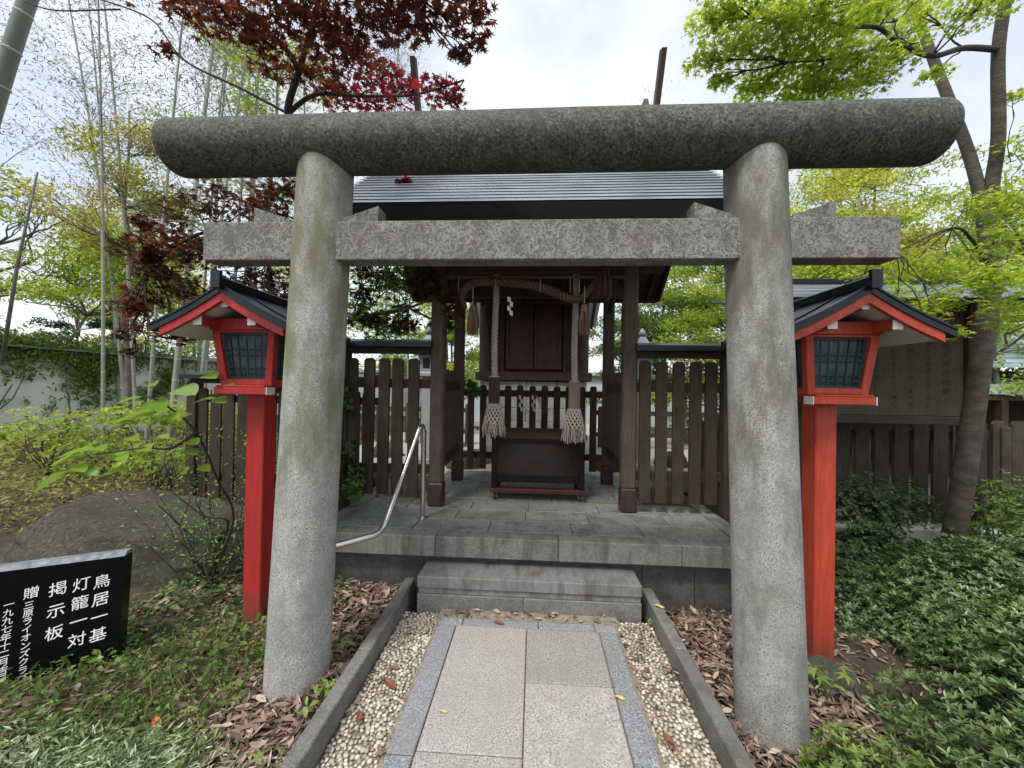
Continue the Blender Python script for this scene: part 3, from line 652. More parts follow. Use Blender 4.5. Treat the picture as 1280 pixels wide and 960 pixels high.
# gable roof, ridge along X
RW, RY, E0, SL = 1.60, 3.95, 1.10, .83
ztop = lambda y: 2.872 + SL*(E0-abs(y-RY))
NR = 15
for s in (-1, 1):
    rs = MB().prism([(RY+s*E0, ztop(RY+E0)-.002), (RY, ztop(RY)-.002), (RY, ztop(RY)-.16), (RY+s*E0, ztop(RY+E0)-.14)], 0, HX-RW, HX+RW).build('roof_slope', MT['roof_black'], hall)
    for i in range(NR):                             # sheet metal courses, each lapping over the one below
        a, b = E0*(1-i/NR)+.018, E0*(1-(i+1)/NR)-.004
        MB().prism([(RY+s*a, ztop(RY+a)+.026), (RY+s*b, ztop(RY+b)+.008), (RY+s*b, ztop(RY+b)), (RY+s*a, ztop(RY+a)+.019)], 0, HX-RW-.004, HX+RW+.004).build('roof_course', MT['roof_copper'], rs)
    MB().box(HX-RW+.03, HX+RW-.03, *sorted((RY+s*(E0-.035), RY+s*(E0-.008))), 2.60, 2.733, .004).build('eave_board', MT['wood_darkx'], hall)
    MB().box(HX-RW-.002, HX+RW+.002, *sorted((RY+s*(E0+.004), RY+s*(E0+.016))), 2.725, 2.868, .002).build('eave_fascia', MT['eave_shade'], hall)
    # boarding and rafters below
    MB().prism([(RY+s*(E0-.04), 2.70), (RY, 2.70+SL*(E0-.04)), (RY, 2.67+SL*(E0-.04)), (RY+s*(E0-.04), 2.67)], 0, HX-RW+.05, HX+RW-.05).build('soffit', MT['wood_darkx'], hall)
    for i in range(17):
        x = HX-1.44+i*.18
        MB().bar((x, RY+s*(E0-.05), 2.635), (x, RY+s*.03, 2.635+SL*(E0-.08)), .035, .05, .003).build('rafter', MT['wood_darky'], hall)
    for sx in (-1, 1):
        MB().bar((HX+sx*(RW-.02), RY+s*(E0-.01), 2.66), (HX+sx*(RW-.02), RY+s*.0, 2.66+SL*(E0-.01)), .035, .15, .004).build('barge_board', MT['wood_darky'], hall)
MB().box(HX-RW-.05, HX+RW+.05, RY-.09, RY+.09, ztop(RY)-.06, ztop(RY)+.10, .01).build('ridge', MT['roof_black'], hall)
for sx in (-1, 1):
    for s in (-1, 1):
        x = HX+sx*1.175+s*.012
        MB().bar((x, RY-s*.06, ztop(RY)+.02), (x, RY+s*.34, ztop(RY)+.86), .05, .085, .004).build('roof_finial', MT['wood_pillar'], hall)
# ------------------------------------------------------------------ inner shrine
IY = 6.2
inn = thing('inner_shrine', (HX, IY+.6, .3), 'dark closed inner shrine with double doors on a pale stone plinth', 'shrine')
for k in range(6):
    z0 = .30+k*.215; x = HX-.86-(.25 if k % 2 else 0)
    while x < HX+.86:
        a, b = max(x, HX-.86), min(x+.5, HX+.86)
        if b-a > .05: MB().box(a+.004, b-.004, IY, IY+1.5, z0+.003, z0+.212, .006).build('plinth_stone', MT['ashlar'], inn)
        x += .5
MB().box(HX-.93, HX+.93, IY-.05, IY+1.55, 1.60, 1.735, .01).build('sill_beam', MT['wood_darkx'], inn)
for sx in (-1, 1):
    for y in (IY+.05, IY+1.35): MB().tube([(HX+sx*.80, y, 1.74), (HX+sx*.80, y, 2.95)], .085, 16).build('column', MT['wood_pillar'], inn, True, 40)
MB().box(HX-.72, HX+.72, IY+.02, IY+1.4, 1.74, 2.95).build('wall', MT['wood_dark'], inn)
MB().box(HX-.86, HX+.86, IY-.04, IY+.04, 2.80, 2.95, .006).build('lintel', MT['wood_darkx'], inn)
for a, b in ((-.44, -.012), (.012, .44)):
    d = MB().box(HX+a, HX+b, IY-.03, IY+.015, 1.78, 2.79, .004).build('door', MT['door'], inn)
    for e in (a+.02, b-.02): MB().box(HX+e-.02, HX+e+.02, IY-.045, IY-.0305, 1.79, 2.78, .003).build('door_stile', MT['door'], d)
    MB().box(HX+a+.04, HX+b-.04, IY-.042, IY-.0305, 1.79, 1.87, .003).build('door_rail', MT['door'], d)
for e in (-.50, .50): MB().box(HX+e-.03, HX+e+.03, IY-.03, IY+.015, 1.74, 2.80, .004).build('jamb', MT['wood_dark'], inn)
for s in (-1, 1):
    MB().prism([(IY+.7+s*1.35, 2.78), (IY+.7+s*1.35, 2.90), (IY+.7, 3.95), (IY+.7, 3.80)], 0, HX-1.3, HX+1.3).build('roof_slope', MT['roof_copper'], inn)
    for i in range(14): x = HX-1.2+i*.1846; MB().bar((x, IY+.7+s*1.30, 2.75), (x, IY+.7+s*.02, 3.75), .04, .05).build('rafter', MT['wood_darky'], inn)
# low picket fence before the inner shrine
def fence(name, label, y, xs, pw, pd, z0, z1, rails, mat, matx, group=None, cap=None, posts=(), top='clip', zg=0.0, thick=.03, rail_x=None):
    f = thing(name, ((xs[0]+xs[-1])/2, y, zg), label, 'fence', group)
    kinds = []
    for k in range(3):
        hh = z1+rnd.uniform(-.006, .006); c = pw*.22
        m = MB(); m.prism([(-pw/2, z0), (pw/2, z0), (pw/2, hh-c), (pw/2-c, hh), (-pw/2+c, hh), (-pw/2, hh-c)], 1, -thick/2, thick/2)
        me = m.mesh('picket', (0, 0, zg)); me.materials.append(mat); kinds.append(me)
    cx = (xs[0]+xs[-1])/2
    for x in xs: piece('picket', rnd.choice(kinds), f, (x-cx+rnd.uniform(-.003, .003), -thick/2-.017+rnd.uniform(-.001, .001), 0), (0, rnd.uniform(-.006, .006), 0))
    a, b = rail_x or (xs[0]-pw, xs[-1]+pw)
    for zr, h in rails: MB().box(a, b, y-.015, y+.025, zr-h/2, zr+h/2, .003).build('rail', matx, f)
    for x, w, zt in posts: MB().box(x-w/2, x+w/2, y-w/2-.02, y+w/2-.02, zg-.1, zt, .006).build('post', mat, f)
    if cap:
        x0, x1, zc, hw = cap
        MB().box(x0, x1, y-.05, y+.05, zc-.115, zc-.055, .004).build('cap_beam', matx, f)
        MB().prism([(y-hw, zc-.012), (y, zc+.020), (y+hw, zc-.012), (y+hw, zc-.060), (y, zc-.048), (y-hw, zc-.060)], 0, x0-.03, x1+.03).build('cap_roof', MT['cap_metal'], f)
    return f
fence('low_fence', 'low dark picket fence behind the offering box', 4.93, [HX+v for v in (-.78, -.625, -.465, -.31, -.155, 0, .155, .31, .465, .62, .765)], .082, .03, .45, 1.52, ((1.415, .085), (.62, .08)), MT['wood_dark'], MT['wood_darkx'], zg=.40, rail_x=(HX-.95, HX+.95))
# front picket fences each side of the hall
GF = 'picket fences each side of the worship hall'
fence('picket_fence', 'dark picket fence left of the worship hall, ivy on its corner post', 3.50, [-1.664, -1.52, -1.377, -1.238, -1.099], .098, .03, .50, 1.745, ((1.515, .085), (.73, .085)), MT['wood_fence'], MT['wood_fencex'], GF, (-1.80, -.95, 1.905, .12), ((-1.765, .11, 1.80),), zg=.0, rail_x=(-1.72, -.945))
fence('picket_fence', 'dark picket fence right of the worship hall, its last post behind the torii leg', 3.50, [.984, 1.123, 1.262, 1.406, 1.55], .098, .03, .50, 1.745, ((1.515, .085), (.73, .085)), MT['wood_fence'], MT['wood_fencex'], GF, (.91, 1.76, 1.890, .12), ((1.70, .11, 1.79),), zg=.0, rail_x=(.91, 1.65))
def return_fence(sx, label):
    x = sx*1.73; f = thing('return_fence', (x, 3.0, 0), label, 'fence', 'fence ends along the platform sides')
    k = MB().prism([(-.045, .5), (.045, .5), (.045, 1.72), (.03, 1.745), (-.03, 1.745), (-.045, 1.72)], 0, -.014, .014).mesh('picket'); k.materials.append(MT['wood_fence'])
    for i in range(4): piece('picket', k, f, (-sx*.03, .30-i*.145, 0))
    for z in (1.515, .73): MB().box(x-.015, x+.02, 2.72, 3.43, z-.04, z+.04, .003).build('rail', MT['wood_darky'], f)
    MB().box(x-.05, x+.05, 2.66, 2.76, -.1, 1.80, .006).build('post', MT['wood_fence'], f)
    MB().box(x-.045, x+.045, 2.62, 3.37, 1.80, 1.872, .004).build('cap_beam', MT['wood_darky'], f)
    MB().prism([(x-.12, 1.872), (x, 1.92), (x+.12, 1.872), (x+.12, 1.85), (x, 1.894), (x-.12, 1.85)], 1, 2.58, 3.36).build('cap_roof', MT['cap_metal'], f)
return_fence(-1, 'short dark fence with a metal cap running forward behind the left torii leg'); return_fence(1, 'short dark fence with a metal cap running forward behind the right torii leg')
# weathered fences further out
xs = [-4.02+.172*i for i in range(13)]
fence('garden_fence', 'weathered brown plank fence behind the left red lantern', 4.50, xs, .132, .03, .05, 1.43, ((1.30, .09), (.35, .09)), MT['wood_fence'], MT['wood_fencex'], None, (-4.18, -1.9, 1.60, .16), ((-4.13, .12, 1.50), (-2.9, .1, 1.45)), zg=.0)
xs = [1.98+.198*i for i in range(29)]
fence('garden_fence', 'long brown picket fence behind the right red lantern and the notice board', 4.44, xs, .145, .03, .10, 1.215, ((1.06, .09), (.25, .09)), MT['wood_far'], MT['wood_fencex'], None, None, ((1.85, .1, 1.15), (5.0, .1, 1.15), (7.7, .1, 1.15)), zg=.0)
mb = MB().box(1.7, 7.8, 4.28, 4.60, -.1, .075, .01).build('fence_footing', MT['ashlar']); tag(mb, kind='structure')
# stone lanterns in the inner yard
def stone_lantern(x, y, label):
    t = thing('stone_lantern', (x, y, .33), label, 'stone lantern', 'stone lanterns flanking the inner shrine'); w = .075
    MB().box(x-.16, x+.16, y-.16, y+.16, .33, .45, .02).build('base', MT['pale_stone'], t)
    MB().box(x-w, x+w, y-w, y+w, .45, 1.62, .01).build('post', MT['pale_stone'], t)
    MB().box(x-.15, x+.15, y-.15, y+.15, 1.62, 1.70, .02).build('platform', MT['pale_stone'], t)
    fb = MB().box(x-.11, x+.11, y-.11, y+.11, 1.70, 1.95, .01).build('fire_box', MT['pale_stone'], t)
    MB().box(x-.05, x+.05, y-.114, y-.1, 1.75, 1.90).build('opening', MT['lacquer'], fb)
    m = MB(); n = 4; prof = [(.27, 1.95), (.285, 1.99), (.19, 2.07), (.10, 2.17), (.05, 2.24)]
    for r, z in prof:
        for j in range(n): a = math.pi/4+j*math.pi/2; m.v.append((x+r*math.cos(a), y+r*math.sin(a), z))
    for i in range(len(prof)-1):
        for j in range(n): m.f.append((i*n+j, i*n+(j+1) % n, (i+1)*n+(j+1) % n, (i+1)*n+j))
    m.f += [(3, 2, 1, 0), (16, 17, 18, 19)]; m.build('roof', MT['tile'], t)
    MB().lathe((x, y, 2.24), [(.03, 0), (.055, .03), (.05, .07), (.012, .12)], 12).build('finial', MT['tile'], t, True)
stone_lantern(-1.56, 5.6, 'pale stone lantern behind the left picket fence'); stone_lantern(1.53, 5.6, 'pale stone lantern behind the right picket fence')
# ------------------------------------------------------------------ offering box on a dolly
ob = thing('offering_box', (.05, 4.0, .5), 'dark lacquered offering box with a sheen on its front panel', 'offering box')
x0, x1, y0, y1 = -.375, .468, 3.76, 4.20
for x in (x0, x1):
    for y in (y0, y1): MB().box(x-.028, x+.028, y-.028, y+.028, .522, 1.000, .004).build('corner_post', MT['lacquer'], ob)
MB().box(x0, x1, y0+.012, y1-.012, .575, .995, .003).build('body', MT['panel'], ob)
MB().box(x0+.03, x1-.03, y0-.016, y0+.0115, .952, .995, .003).build('rail', MT['lacquer'], ob)
MB().box(x0+.03, x1-.03, y0-.016, y0+.0115, .575, .615, .003).build('rail', MT['lacquer'], ob)
rim = MB().box(x0-.045, x1+.045, y0-.055, y0+.02, .998, 1.050, .006).build('top_rim', MT['wood_darkx'], ob)
MB().box(x0-.045, x1+.045, y1-.02, y1+.055, .998, 1.050, .006).build('top_rim', MT['wood_darkx'], ob)
for x in (x0-.01, x1+.01): MB().box(x-.035, x+.035, y0+.021, y1-.021, .998, 1.048, .006).build('top_rim', MT['wood_darky'], ob)
for i in range(7): y = y0+.065+i*.052; MB().box(x0+.03, x1-.03, y-.012, y+.012, 1.004, 1.036, .003).build('grille_bar', MT['wood_darkx'], ob)
dl = thing('dolly', (.05, 3.98, PZ), 'dark red wheeled dolly carrying the offering box', 'dolly')
MB().box(x0-.04, x1+.04, y0-.05, y0+.03, .476, .518, .005).build('frame_bar', MT['dolly'], dl); MB().box(x0-.04, x1+.04, y1-.03, y1+.05, .476, .518, .005).build('frame_bar', MT['dolly'], dl)
for x in (x0, x1): MB().box(x-.035, x+.035, y0+.031, y1-.031, .478, .518, .005).build('frame_bar', MT['dolly'], dl)
for x in (x0+.01, x1-.01):
    for y in (y0-.01, y1+.01):
        w = MB().tube([(x-.012, y, PZ+.028), (x+.012, y, PZ+.028)], .027, 14).build('wheel', MT['rubber'], dl, True, 40)
        MB().tube([(x-.0135, y, PZ+.028), (x+.0135, y, PZ+.028)], .012, 10).build('hub', MT['steel'], w)
        MB().box(x-.021, x-.017, y-.014, y+.014, PZ+.02, PZ+.066).box(x+.017, x+.021, y-.014, y+.014, PZ+.02, PZ+.066).build('fork', MT['steel'], w)
# ------------------------------------------------------------------ ropes, tassels, paper
def twisted(path, rad, strands, turns, mat, name, parent, n=7, k=90, taper_=None):
    """strands laid round a path given as a function of 0..1"""
    m = MB()
    for s in range(strands):
        pts = []; rr = []
        for i in range(k):
            t = i/(k-1); c = Vector(path(t)); d = (Vector(path(min(1, t+.01)))-Vector(path(max(0, t-.01)))).normalized()
            a = d.cross(Vector((0, 1, 0.01))).normalized(); b = d.cross(a); ph = 2*math.pi*(s/strands + turns*t)
            q = (taper_(t) if taper_ else 1)*rad
            pts.append(c + (a*math.cos(ph)+b*math.sin(ph))*q*.56); rr.append(q*.48)
        m.tube(pts, rr, n)
    return m.build(name, mat, parent, True, 50)
def catmull(P):
    P = [Vector(p) for p in P]
    def f(t):
        k = len(P)-1; i = min(int(t*k), k-1); u = t*k-i
        a, b, c, d = P[max(i-1, 0)], P[i], P[i+1], P[min(i+2, k)]
        return .5*((2*b)+(c-a)*u+(2*a-5*b+4*c-d)*u*u+(3*b-a-3*c+d)*u**3)
    return f
SY = FY-.075
sr = thing('sacred_rope', (0, SY, 2.45), 'thick twisted straw rope slung under the hall beam', 'rope')
rp = catmull([(-.63, SY, 2.20), (-.655, SY, 2.30), (-.60, SY, 2.40), (-.45, SY, 2.435), (-.2, SY, 2.425), (0, SY, 2.40), (.16, SY, 2.345), (.30, SY, 2.285), (.40, SY, 2.29), (.48, SY, 2.37), (.545, SY, 2.46)])
twisted(rp, .033, 3, 14, MT['straw_dark'], 'rope', sr, 8, 150, lambda t: .45+.75*math.sin(math.pi*min(1, .15+t*.75)))
def brush(c, L, r0, r1, n, mat, name, parent, rad=.004):
    m = MB()
    for i in range(n):
        a = rnd.uniform(0, 6.28); q = rnd.random()**.5; x, y = math.cos(a)*q, math.sin(a)*q
        p0 = Vector((c[0]+x*r0, c[1]+y*r0, c[2])); p1 = Vector((c[0]+x*r1*rnd.uniform(.8, 1.1), c[1]+y*r1*rnd.uniform(.8, 1.1), c[2]-L*rnd.uniform(.82, 1.04)))
        m.tube([p0, p0.lerp(p1, .5)+Vector((x*r1*.15, y*r1*.15, 0)), p1], [rad, rad, rad*.6], 4)
    return m.build(name, mat, parent)
brush((.585, SY, 2.55), .26, .05, .085, 70, MT['straw_dark'], 'rope_end_straw', sr)
for i, x in enumerate((-.70, -.37, .02, .28, .36)): MB().tube([(x+.02, SY, 2.48), (x+.02, SY-.055, 2.44), (x+.02, SY-.05, 2.33)], .003, 5).build('tie_cord', MT['hemp'], sr)
for x, z, lab in ((-.555, 2.21, 'straw tassel hanging from the left end of the twisted rope'), (.427, 2.22, 'straw tassel hanging beside the right bell rope')):
    t = thing('straw_tassel', (x, SY-.03, z), lab, 'tassel', 'straw tassels on the sacred rope')
    MB().tube([(x, SY-.03, z+.17), (x, SY-.03, z)], .004, 5).build('cord', MT['hemp'], t); MB().lathe((x, SY-.03, z-.06), [(.03, 0), (.036, .02), (.03, .05), (.012, .08)], 10).build('binding', MT['straw'], t, True)
    brush((x, SY-.03, z-.02), .235, .024, .05, 110, MT['straw'], 'straw', t)
def bell_rope(x, y, zb, zk, lab, mb_):
    t = thing('bell_rope', (x, y, zb), lab, 'bell rope', 'bell ropes in front of the offering box')
    twisted(lambda k: (x+.004*math.sin(k*7), y, 2.62+(zb-2.62)*k), .029, 3, 9, MT['hemp'], 'rope', t, 6, 170)
    twisted(lambda k: (x+.004*math.sin(k*7), y, 2.62+(zb-2.62)*k), .0295, 3, -9, MT['hemp'], 'rope', t, 6, 170)
    m = MB(); n = 6
    m.tube([(x, y, zb), (x, y, zk)], .058, 6); m.build('wooden_block', mb_, t)
    MB().tube([(x, y, zb+.012), (x, y, zb-.012)], .05, 12).build('collar', MT['hemp'], t)
    # knotted net skirt
    for s in (1, -1):
        m = MB()
        for i in range(14):
            pts = []
            for k in range(9):
                u = k/8; a = 6.283*i/14 + s*1.5*u; r = .050+.045*u**.7; pts.append((x+r*math.cos(a), y+r*math.sin(a), zk+.005-.19*u))
            m.tube(pts, .0075, 5)
        m.build('net', MT['hemp'], t, True)
    MB().lathe((x, y, zk-.185), [(.078, 0), (.066, .08), (.046, .17), (.044, .185)], 14).build('net_core', MT['straw'], t, True)
    m = MB()
    for i in range(150):
        a = rnd.uniform(0, 6.28); r0 = rnd.uniform(.02, .092); L = rnd.uniform(.05, .15)
        p = Vector((x+r0*math.cos(a), y+r0*math.sin(a), zk-.165)); o = Vector((math.cos(a), math.sin(a), 0))
        q1 = p+o*rnd.uniform(.005, .025)+Vector((0, 0, -L*.45)); q2 = q1+o*rnd.uniform(-.02, .012)+Vector((rnd.uniform(-.012, .012), 0, -L*.55))
        m.tube([p, q1, q2], [.0055, .005, .004], 4)
    m.build('fringe', MT['hemp'], t)
bell_rope(-.372, 3.60, 1.585, 1.335, 'pale braided bell rope with a dark block, left of the offering box', MT['wood_dark'])
bell_rope(.372, 3.60, 1.55, 1.300, 'pale braided bell rope with a light wooden block, right of the offering box', MT['block'])
def streamer(x, y, z, h, lab, group='white paper streamers'):
    t = thing('paper_streamer', (x, y, z), lab, 'paper streamer', group); dx = .02
    for k in range(4):
        a = x+(k % 2)*dx-.01; m = MB().prism([(a-.014, z-h*k/4), (a+.014, z-h*k/4-.01), (a+.014, z-h*(k+1)/4-.012), (a-.014, z-h*(k+1)/4)], 1, y-.001-.003*(k % 2), y+.001-.003*(k % 2)); m.build('fold', MT['paper'], t)
for x, z, lab in ((-.165, 1.40, 'leftmost white zigzag paper streamer on the low fence'), (-.09, 1.37, 'middle white zigzag paper streamer on the low fence'), (-.005, 1.40, 'right white zigzag paper streamer on the low fence, beside loose straw')): streamer(x, 4.86, z, .20, lab)
streamer(-.22, SY-.06, 2.29, .16, 'small paper streamer hanging below the twisted rope')
m = MB()
for i in range(9): a = rnd.uniform(-.5, .9); m.tube([(.03, 4.862, 1.42), (.03+.1*a+.02, 4.858, 1.30), (.05+.28*a, 4.852, 1.14+.1*abs(a))], .0022, 4)
s_ = m.build('straw_wisp', MT['straw'], base=(.03, 4.86, 1.42)); tag(s_, 'loose wisp of straw hanging on the low fence', 'straw')
# ------------------------------------------------------------------ handrail
hr = thing('handrail', (-.90, 3.13, PZ), 'bent stainless steel handrail at the left of the platform', 'handrail')
MB().tube([(-.90, 3.13, PZ), (-.90, 3.13, 1.13)], .021, 14).build('post', MT['steel'], hr, True, 40)
P = [(-.90, 3.13, 1.10), (-.902, 3.10, 1.165), (-.905, 3.04, 1.165), (-.915, 2.97, 1.09), (-.935, 2.80, .90), (-.955, 2.62, .70), (-.968, 2.50, .58), (-.99, 2.43, .545), (-1.05, 2.36, .54), (-1.19, 2.22, .535), (-1.30, 2.12, .53), (-1.36, 2.07, .50), (-1.37, 2.06, .40), (-1.37, 2.06, -.1)]
f = catmull(P); MB().tube([f(i/70) for i in range(71)], .0185, 12).build('rail', MT['steel'], hr, True, 60)
MB().lathe((-.90, 3.13, PZ), [(.045, 0), (.045, .006), (.03, .012)], 16).build('flange', MT['steel'], hr, True, 40)
# ------------------------------------------------------------------ lettering (built-in font turned to mesh)
def text_mesh(s, size, thick):
    c = bpy.data.curves.new('lettering', 'FONT'); c.body = s; c.size = size; c.extrude = thick; c.align_x = 'CENTER'; c.align_y = 'CENTER'; c.resolution_u = 3
    o = bpy.data.objects.new('lettering', c); COL.objects.link(o); dg = bpy.context.evaluated_depsgraph_get(); dg.update()
    m = bpy.data.meshes.new_from_object(o.evaluated_get(dg)); bpy.data.objects.remove(o); return m
# ------------------------------------------------------------------ black dedication stone
ang, tl_, hh = R(28), R(6), .58
A = Vector((-math.cos(ang), -math.sin(ang), 0)); Nn = Vector((math.sin(ang), -math.cos(ang), 0))     # along the slab to its left, and its facing
Up = Vector((0, 0, math.cos(tl_))) - Nn*math.sin(tl_); Fn = A.cross(Up)
if Fn.dot(Nn) < 0: Fn = -Fn
BR = Vector((-2.20, 1.95, -.01)); WD, TH = .80, .085
dg_ = thing('dedication_stone', tuple(BR+A*WD/2), 'polished black stone slab with white Japanese lettering', 'stone slab')
def SP(a, u, d): return BR + A*a + Up*u - Fn*d
m = MB(); c8 = [SP(a, u, d) for a in (0, WD) for u in (-.08, hh-.03) for d in (0, TH)]
m.add([tuple(p) for p in c8], [(0, 1, 3, 2), (4, 6, 7, 5), (0, 4, 5, 1), (2, 3, 7, 6), (0, 2, 6, 4), (1, 5, 7, 3)]); m.build('slab', MT['black_stone'], dg_)
m = MB(); c8 = [SP(a, u, d) for a in (.002, WD-.002) for u, ds in ((hh-.0295, (0.001, TH-.001)), (hh-.008, (.022, TH-.004))) for d in ds]
m.add([tuple(p) for p in c8], [(0, 1, 3, 2), (4, 6, 7, 5), (0, 4, 5, 1), (2, 3, 7, 6), (0, 2, 6, 4), (1, 5, 7, 3)]); m.build('chamfered_top', MT['black_stone_top'], dg_)
def on_stone(ch, a, u, size):
    me = text_mesh(ch, size, .0006); me.materials.clear(); me.materials.append(MT['letter']); me.name = 'character'
    xd = -A; n = Fn; yd = Up; p = SP(a, u, -.0012) - wloc(dg_); sk = .16     # brush slant: strokes climb to the right
    Mx = Matrix(((xd.x+yd.x*sk, yd.x, n.x, 0), (xd.y+yd.y*sk, yd.y, n.y, 0), (xd.z+yd.z*sk, yd.z, n.z, 0), (0, 0, 0, 1))); me.transform(Mx)
    piece('character', me, dg_, p)
for a, u0, st_, size, s in ((.088, .430, .090, .072, '鳥居一基'), (.168, .430, .092, .072, '灯籠一対'), (.256, .425, .108, .072, '掲示板')):
    for k, ch in enumerate(s): on_stone(ch, a, u0-k*st_, size)
on_stone('贈', .352, .425, .060)
for k, ch in enumerate('三原ライオンズクラブ'): on_stone(ch, .357, .368-k*.0385, .040)
for k, ch in enumerate('一九九七年十二月吉日'): on_stone(ch, .428, .385-k*.0385, .040)
# ------------------------------------------------------------------ roofed notice board
nb = thing('notice_board', (3.3, 3.95, 0), 'dark wooden notice board with black ink lettering under a small roof', 'notice board')
MB().box(2.42, 4.10, 3.93, 3.97, 1.28, 2.28, .004).build('board', MT['board'], nb)
MB().box(2.38, 4.14, 3.91, 3.985, 1.20, 1.278, .004).build('frame_rail', MT['wood_fencex'], nb); MB().box(2.38, 4.14, 3.91, 3.985, 2.26, 2.33, .004).build('frame_rail', MT['wood_fencex'], nb)
for x in (2.37, 4.17): MB().box(x-.06, x+.06, 3.89, 4.01, -.1, 2.40, .008).build('post', MT['wood_dark'], nb)
for s in (-1, 1):
    MB().prism([(3.95+s*.42, 2.33), (3.95+s*.42, 2.36), (3.95, 2.56), (3.95, 2.53)], 0, 2.10, 4.42).build('roof_slope', MT['roof_copper'], nb)
    for k in range(3): y = 3.95+s*(.10+.12*k); MB().box(2.095, 4.425, y-.008, y+.008, 2.562-abs(y-3.95)*.476-.006, 2.562-abs(y-3.95)*.476+.008).build('roof_batten', MT['roof_copper'], nb)
MB().box(2.08, 4.44, 3.90, 4.00, 2.545, 2.60, .006).build('ridge', MT['roof_black'], nb)
MB().box(2.15, 4.37, 3.56, 3.60, 2.285, 2.345, .004).build('eave_board', MT['wood_fencex'], nb)
cols = ['八雷天神社由緒', '御祭神は大雷神をはじめとする', '八柱の神にして古く此の地に', '鎮まり給ひ人々の守り神と', '崇められ雨乞の神として', '篤く信仰せられし', '社なり今に至るまで', '祭りは春秋に行ふ', '平成九年十二月吉日', '氏子一同']
for i, s in enumerate(cols):
    x = 3.94-i*.158; size = .075 if i == 0 else .056
    for k, ch in enumerate(s):
        me = text_mesh(ch, size, .0004); me.materials.clear(); me.materials.append(MT['ink']); me.transform(Matrix.Rotation(R(90), 4, 'X'))
        z = 2.10-k*size*1.16-(0 if i else .06)
        if z > 1.33: piece('character', me, nb, (x-3.3, 3.9285-3.95, z))
# ------------------------------------------------------------------ trees
def spray_tree(t, crown_parent, tips, pads, mat, size, kind, nper, bark, r_tip=.006, spread=.45, name='foliage', rmax=.012):
    """leaf pads (centre, radii, mat, count factor) at the ends of thin branches grown from the nearest limb point"""
    tw = MB(); by = {}
    for c, r, mt, k in pads:
        c = Vector(c); near = min(tips, key=lambda q: (Vector(q)-c).length)
        a = Vector(near); L = (c-a).length
        if L > .7: a = a.lerp(c, 1-.6/L)
        pts = wander(a, c, .12, 6)
        tw.tube(pts, taper(min(rmax, .005+.005*L), min(rmax*.6, r_tip*.7), 6), 5)
        for _ in range(3):
            s = pts[rnd.choice((3, 4, 5))]; e = c + Vector((rnd.uniform(-1, 1)*r[0], rnd.uniform(-1, 1)*r[1], rnd.uniform(-.5, .6)*r[2])); tw.tube(wander(s, e, .15, 5), taper(r_tip, r_tip*.4, 5), 4)
        n = int(nper*k); q = pad_pts(c, r, n); by.setdefault(mt, []).append(q)
    if tw.v: tag(tw.build('twigs', bark, t, True), kind='stuff')
    for mt, qs in by.items():
        q = np.concatenate(qs); n = len(q); leaves(name, MT[mt], t, q, RNG.uniform(.75, 1.2, n)*size, kind, up_normals(n, spread))
def limb(t, pts, r0, r1, bark, name='limb', n=10):
    f = catmull(pts); k = 26; return MB().tube([f(i/(k-1)) for i in range(k)], taper(r0, r1, k), n).build(name, bark, t, True)
# --- red maple, trunk behind the left torii leg
T = thing('red_maple', (-2.30, 4.1, 0), 'red leaved maple reaching over the left end of the torii', 'tree')
limb(T, [at(385, 640, 4.1), at(388, 560, 4.08), at(393, 460, 4.0), at(400, 330, 3.8), at(398, 245, 3.5), at(378, 185, 3.2)], .075, .034, MT['bark_red'], 'trunk')
p1, p2, p3 = at(360, 142, 3.05), at(374, 88, 2.85), at(392, 25, 2.55)
limb(T, [at(378, 185, 3.2), p1, p2, p3, at(420, -90, 2.1)], .034, .012, MT['bark_red'])
limb(T, [p2, at(352, 55, 2.6), at(300, 10, 2.4), at(250, -40, 2.2)], .022, .008, MT['bark_red'])
limb(T, [p1, at(395, 118, 3.0), at(450, 120, 3.1), at(520, 118, 3.3), at(580, 100, 3.4)], .020, .007, MT['bark_red'])
limb(T, [at(400, 330, 3.8), at(330, 320, 3.4), at(260, 290, 3.3), at(190, 330, 3.3)], .028, .008, MT['bark_red'])
limb(T, [at(393, 430, 3.95), at(440, 400, 3.6), at(510, 385, 3.35), at(556, 365, 3.2)], .026, .006, MT['bark_red'])
limb(T, [at(128, 0, 3.0), at(190, 25, 3.0), at(230, 75, 3.0), at(300, 110, 3.0), p1], .005, .011, MT['bark_red'])
limb(T, [at(30, 2, 2.9), at(70, 13, 2.9), at(138, 12, 3.0), at(150, 12, 3.0)], .004, .007, MT['bark_red'])
tips = [p1, p2, p3, at(352, 55, 2.6), at(300, 10, 2.4), at(250, -40, 2.2), at(450, 120, 3.1), at(520, 118, 3.3), at(580, 100, 3.4), at(420, -90, 2.1), at(230, 75, 3.0)]
def PD(u, v, Y, r, mt, k=1.0): return (at(u, v, Y), (r, r*.85, r*(.26 if v < 140 else .62)), mt, k)
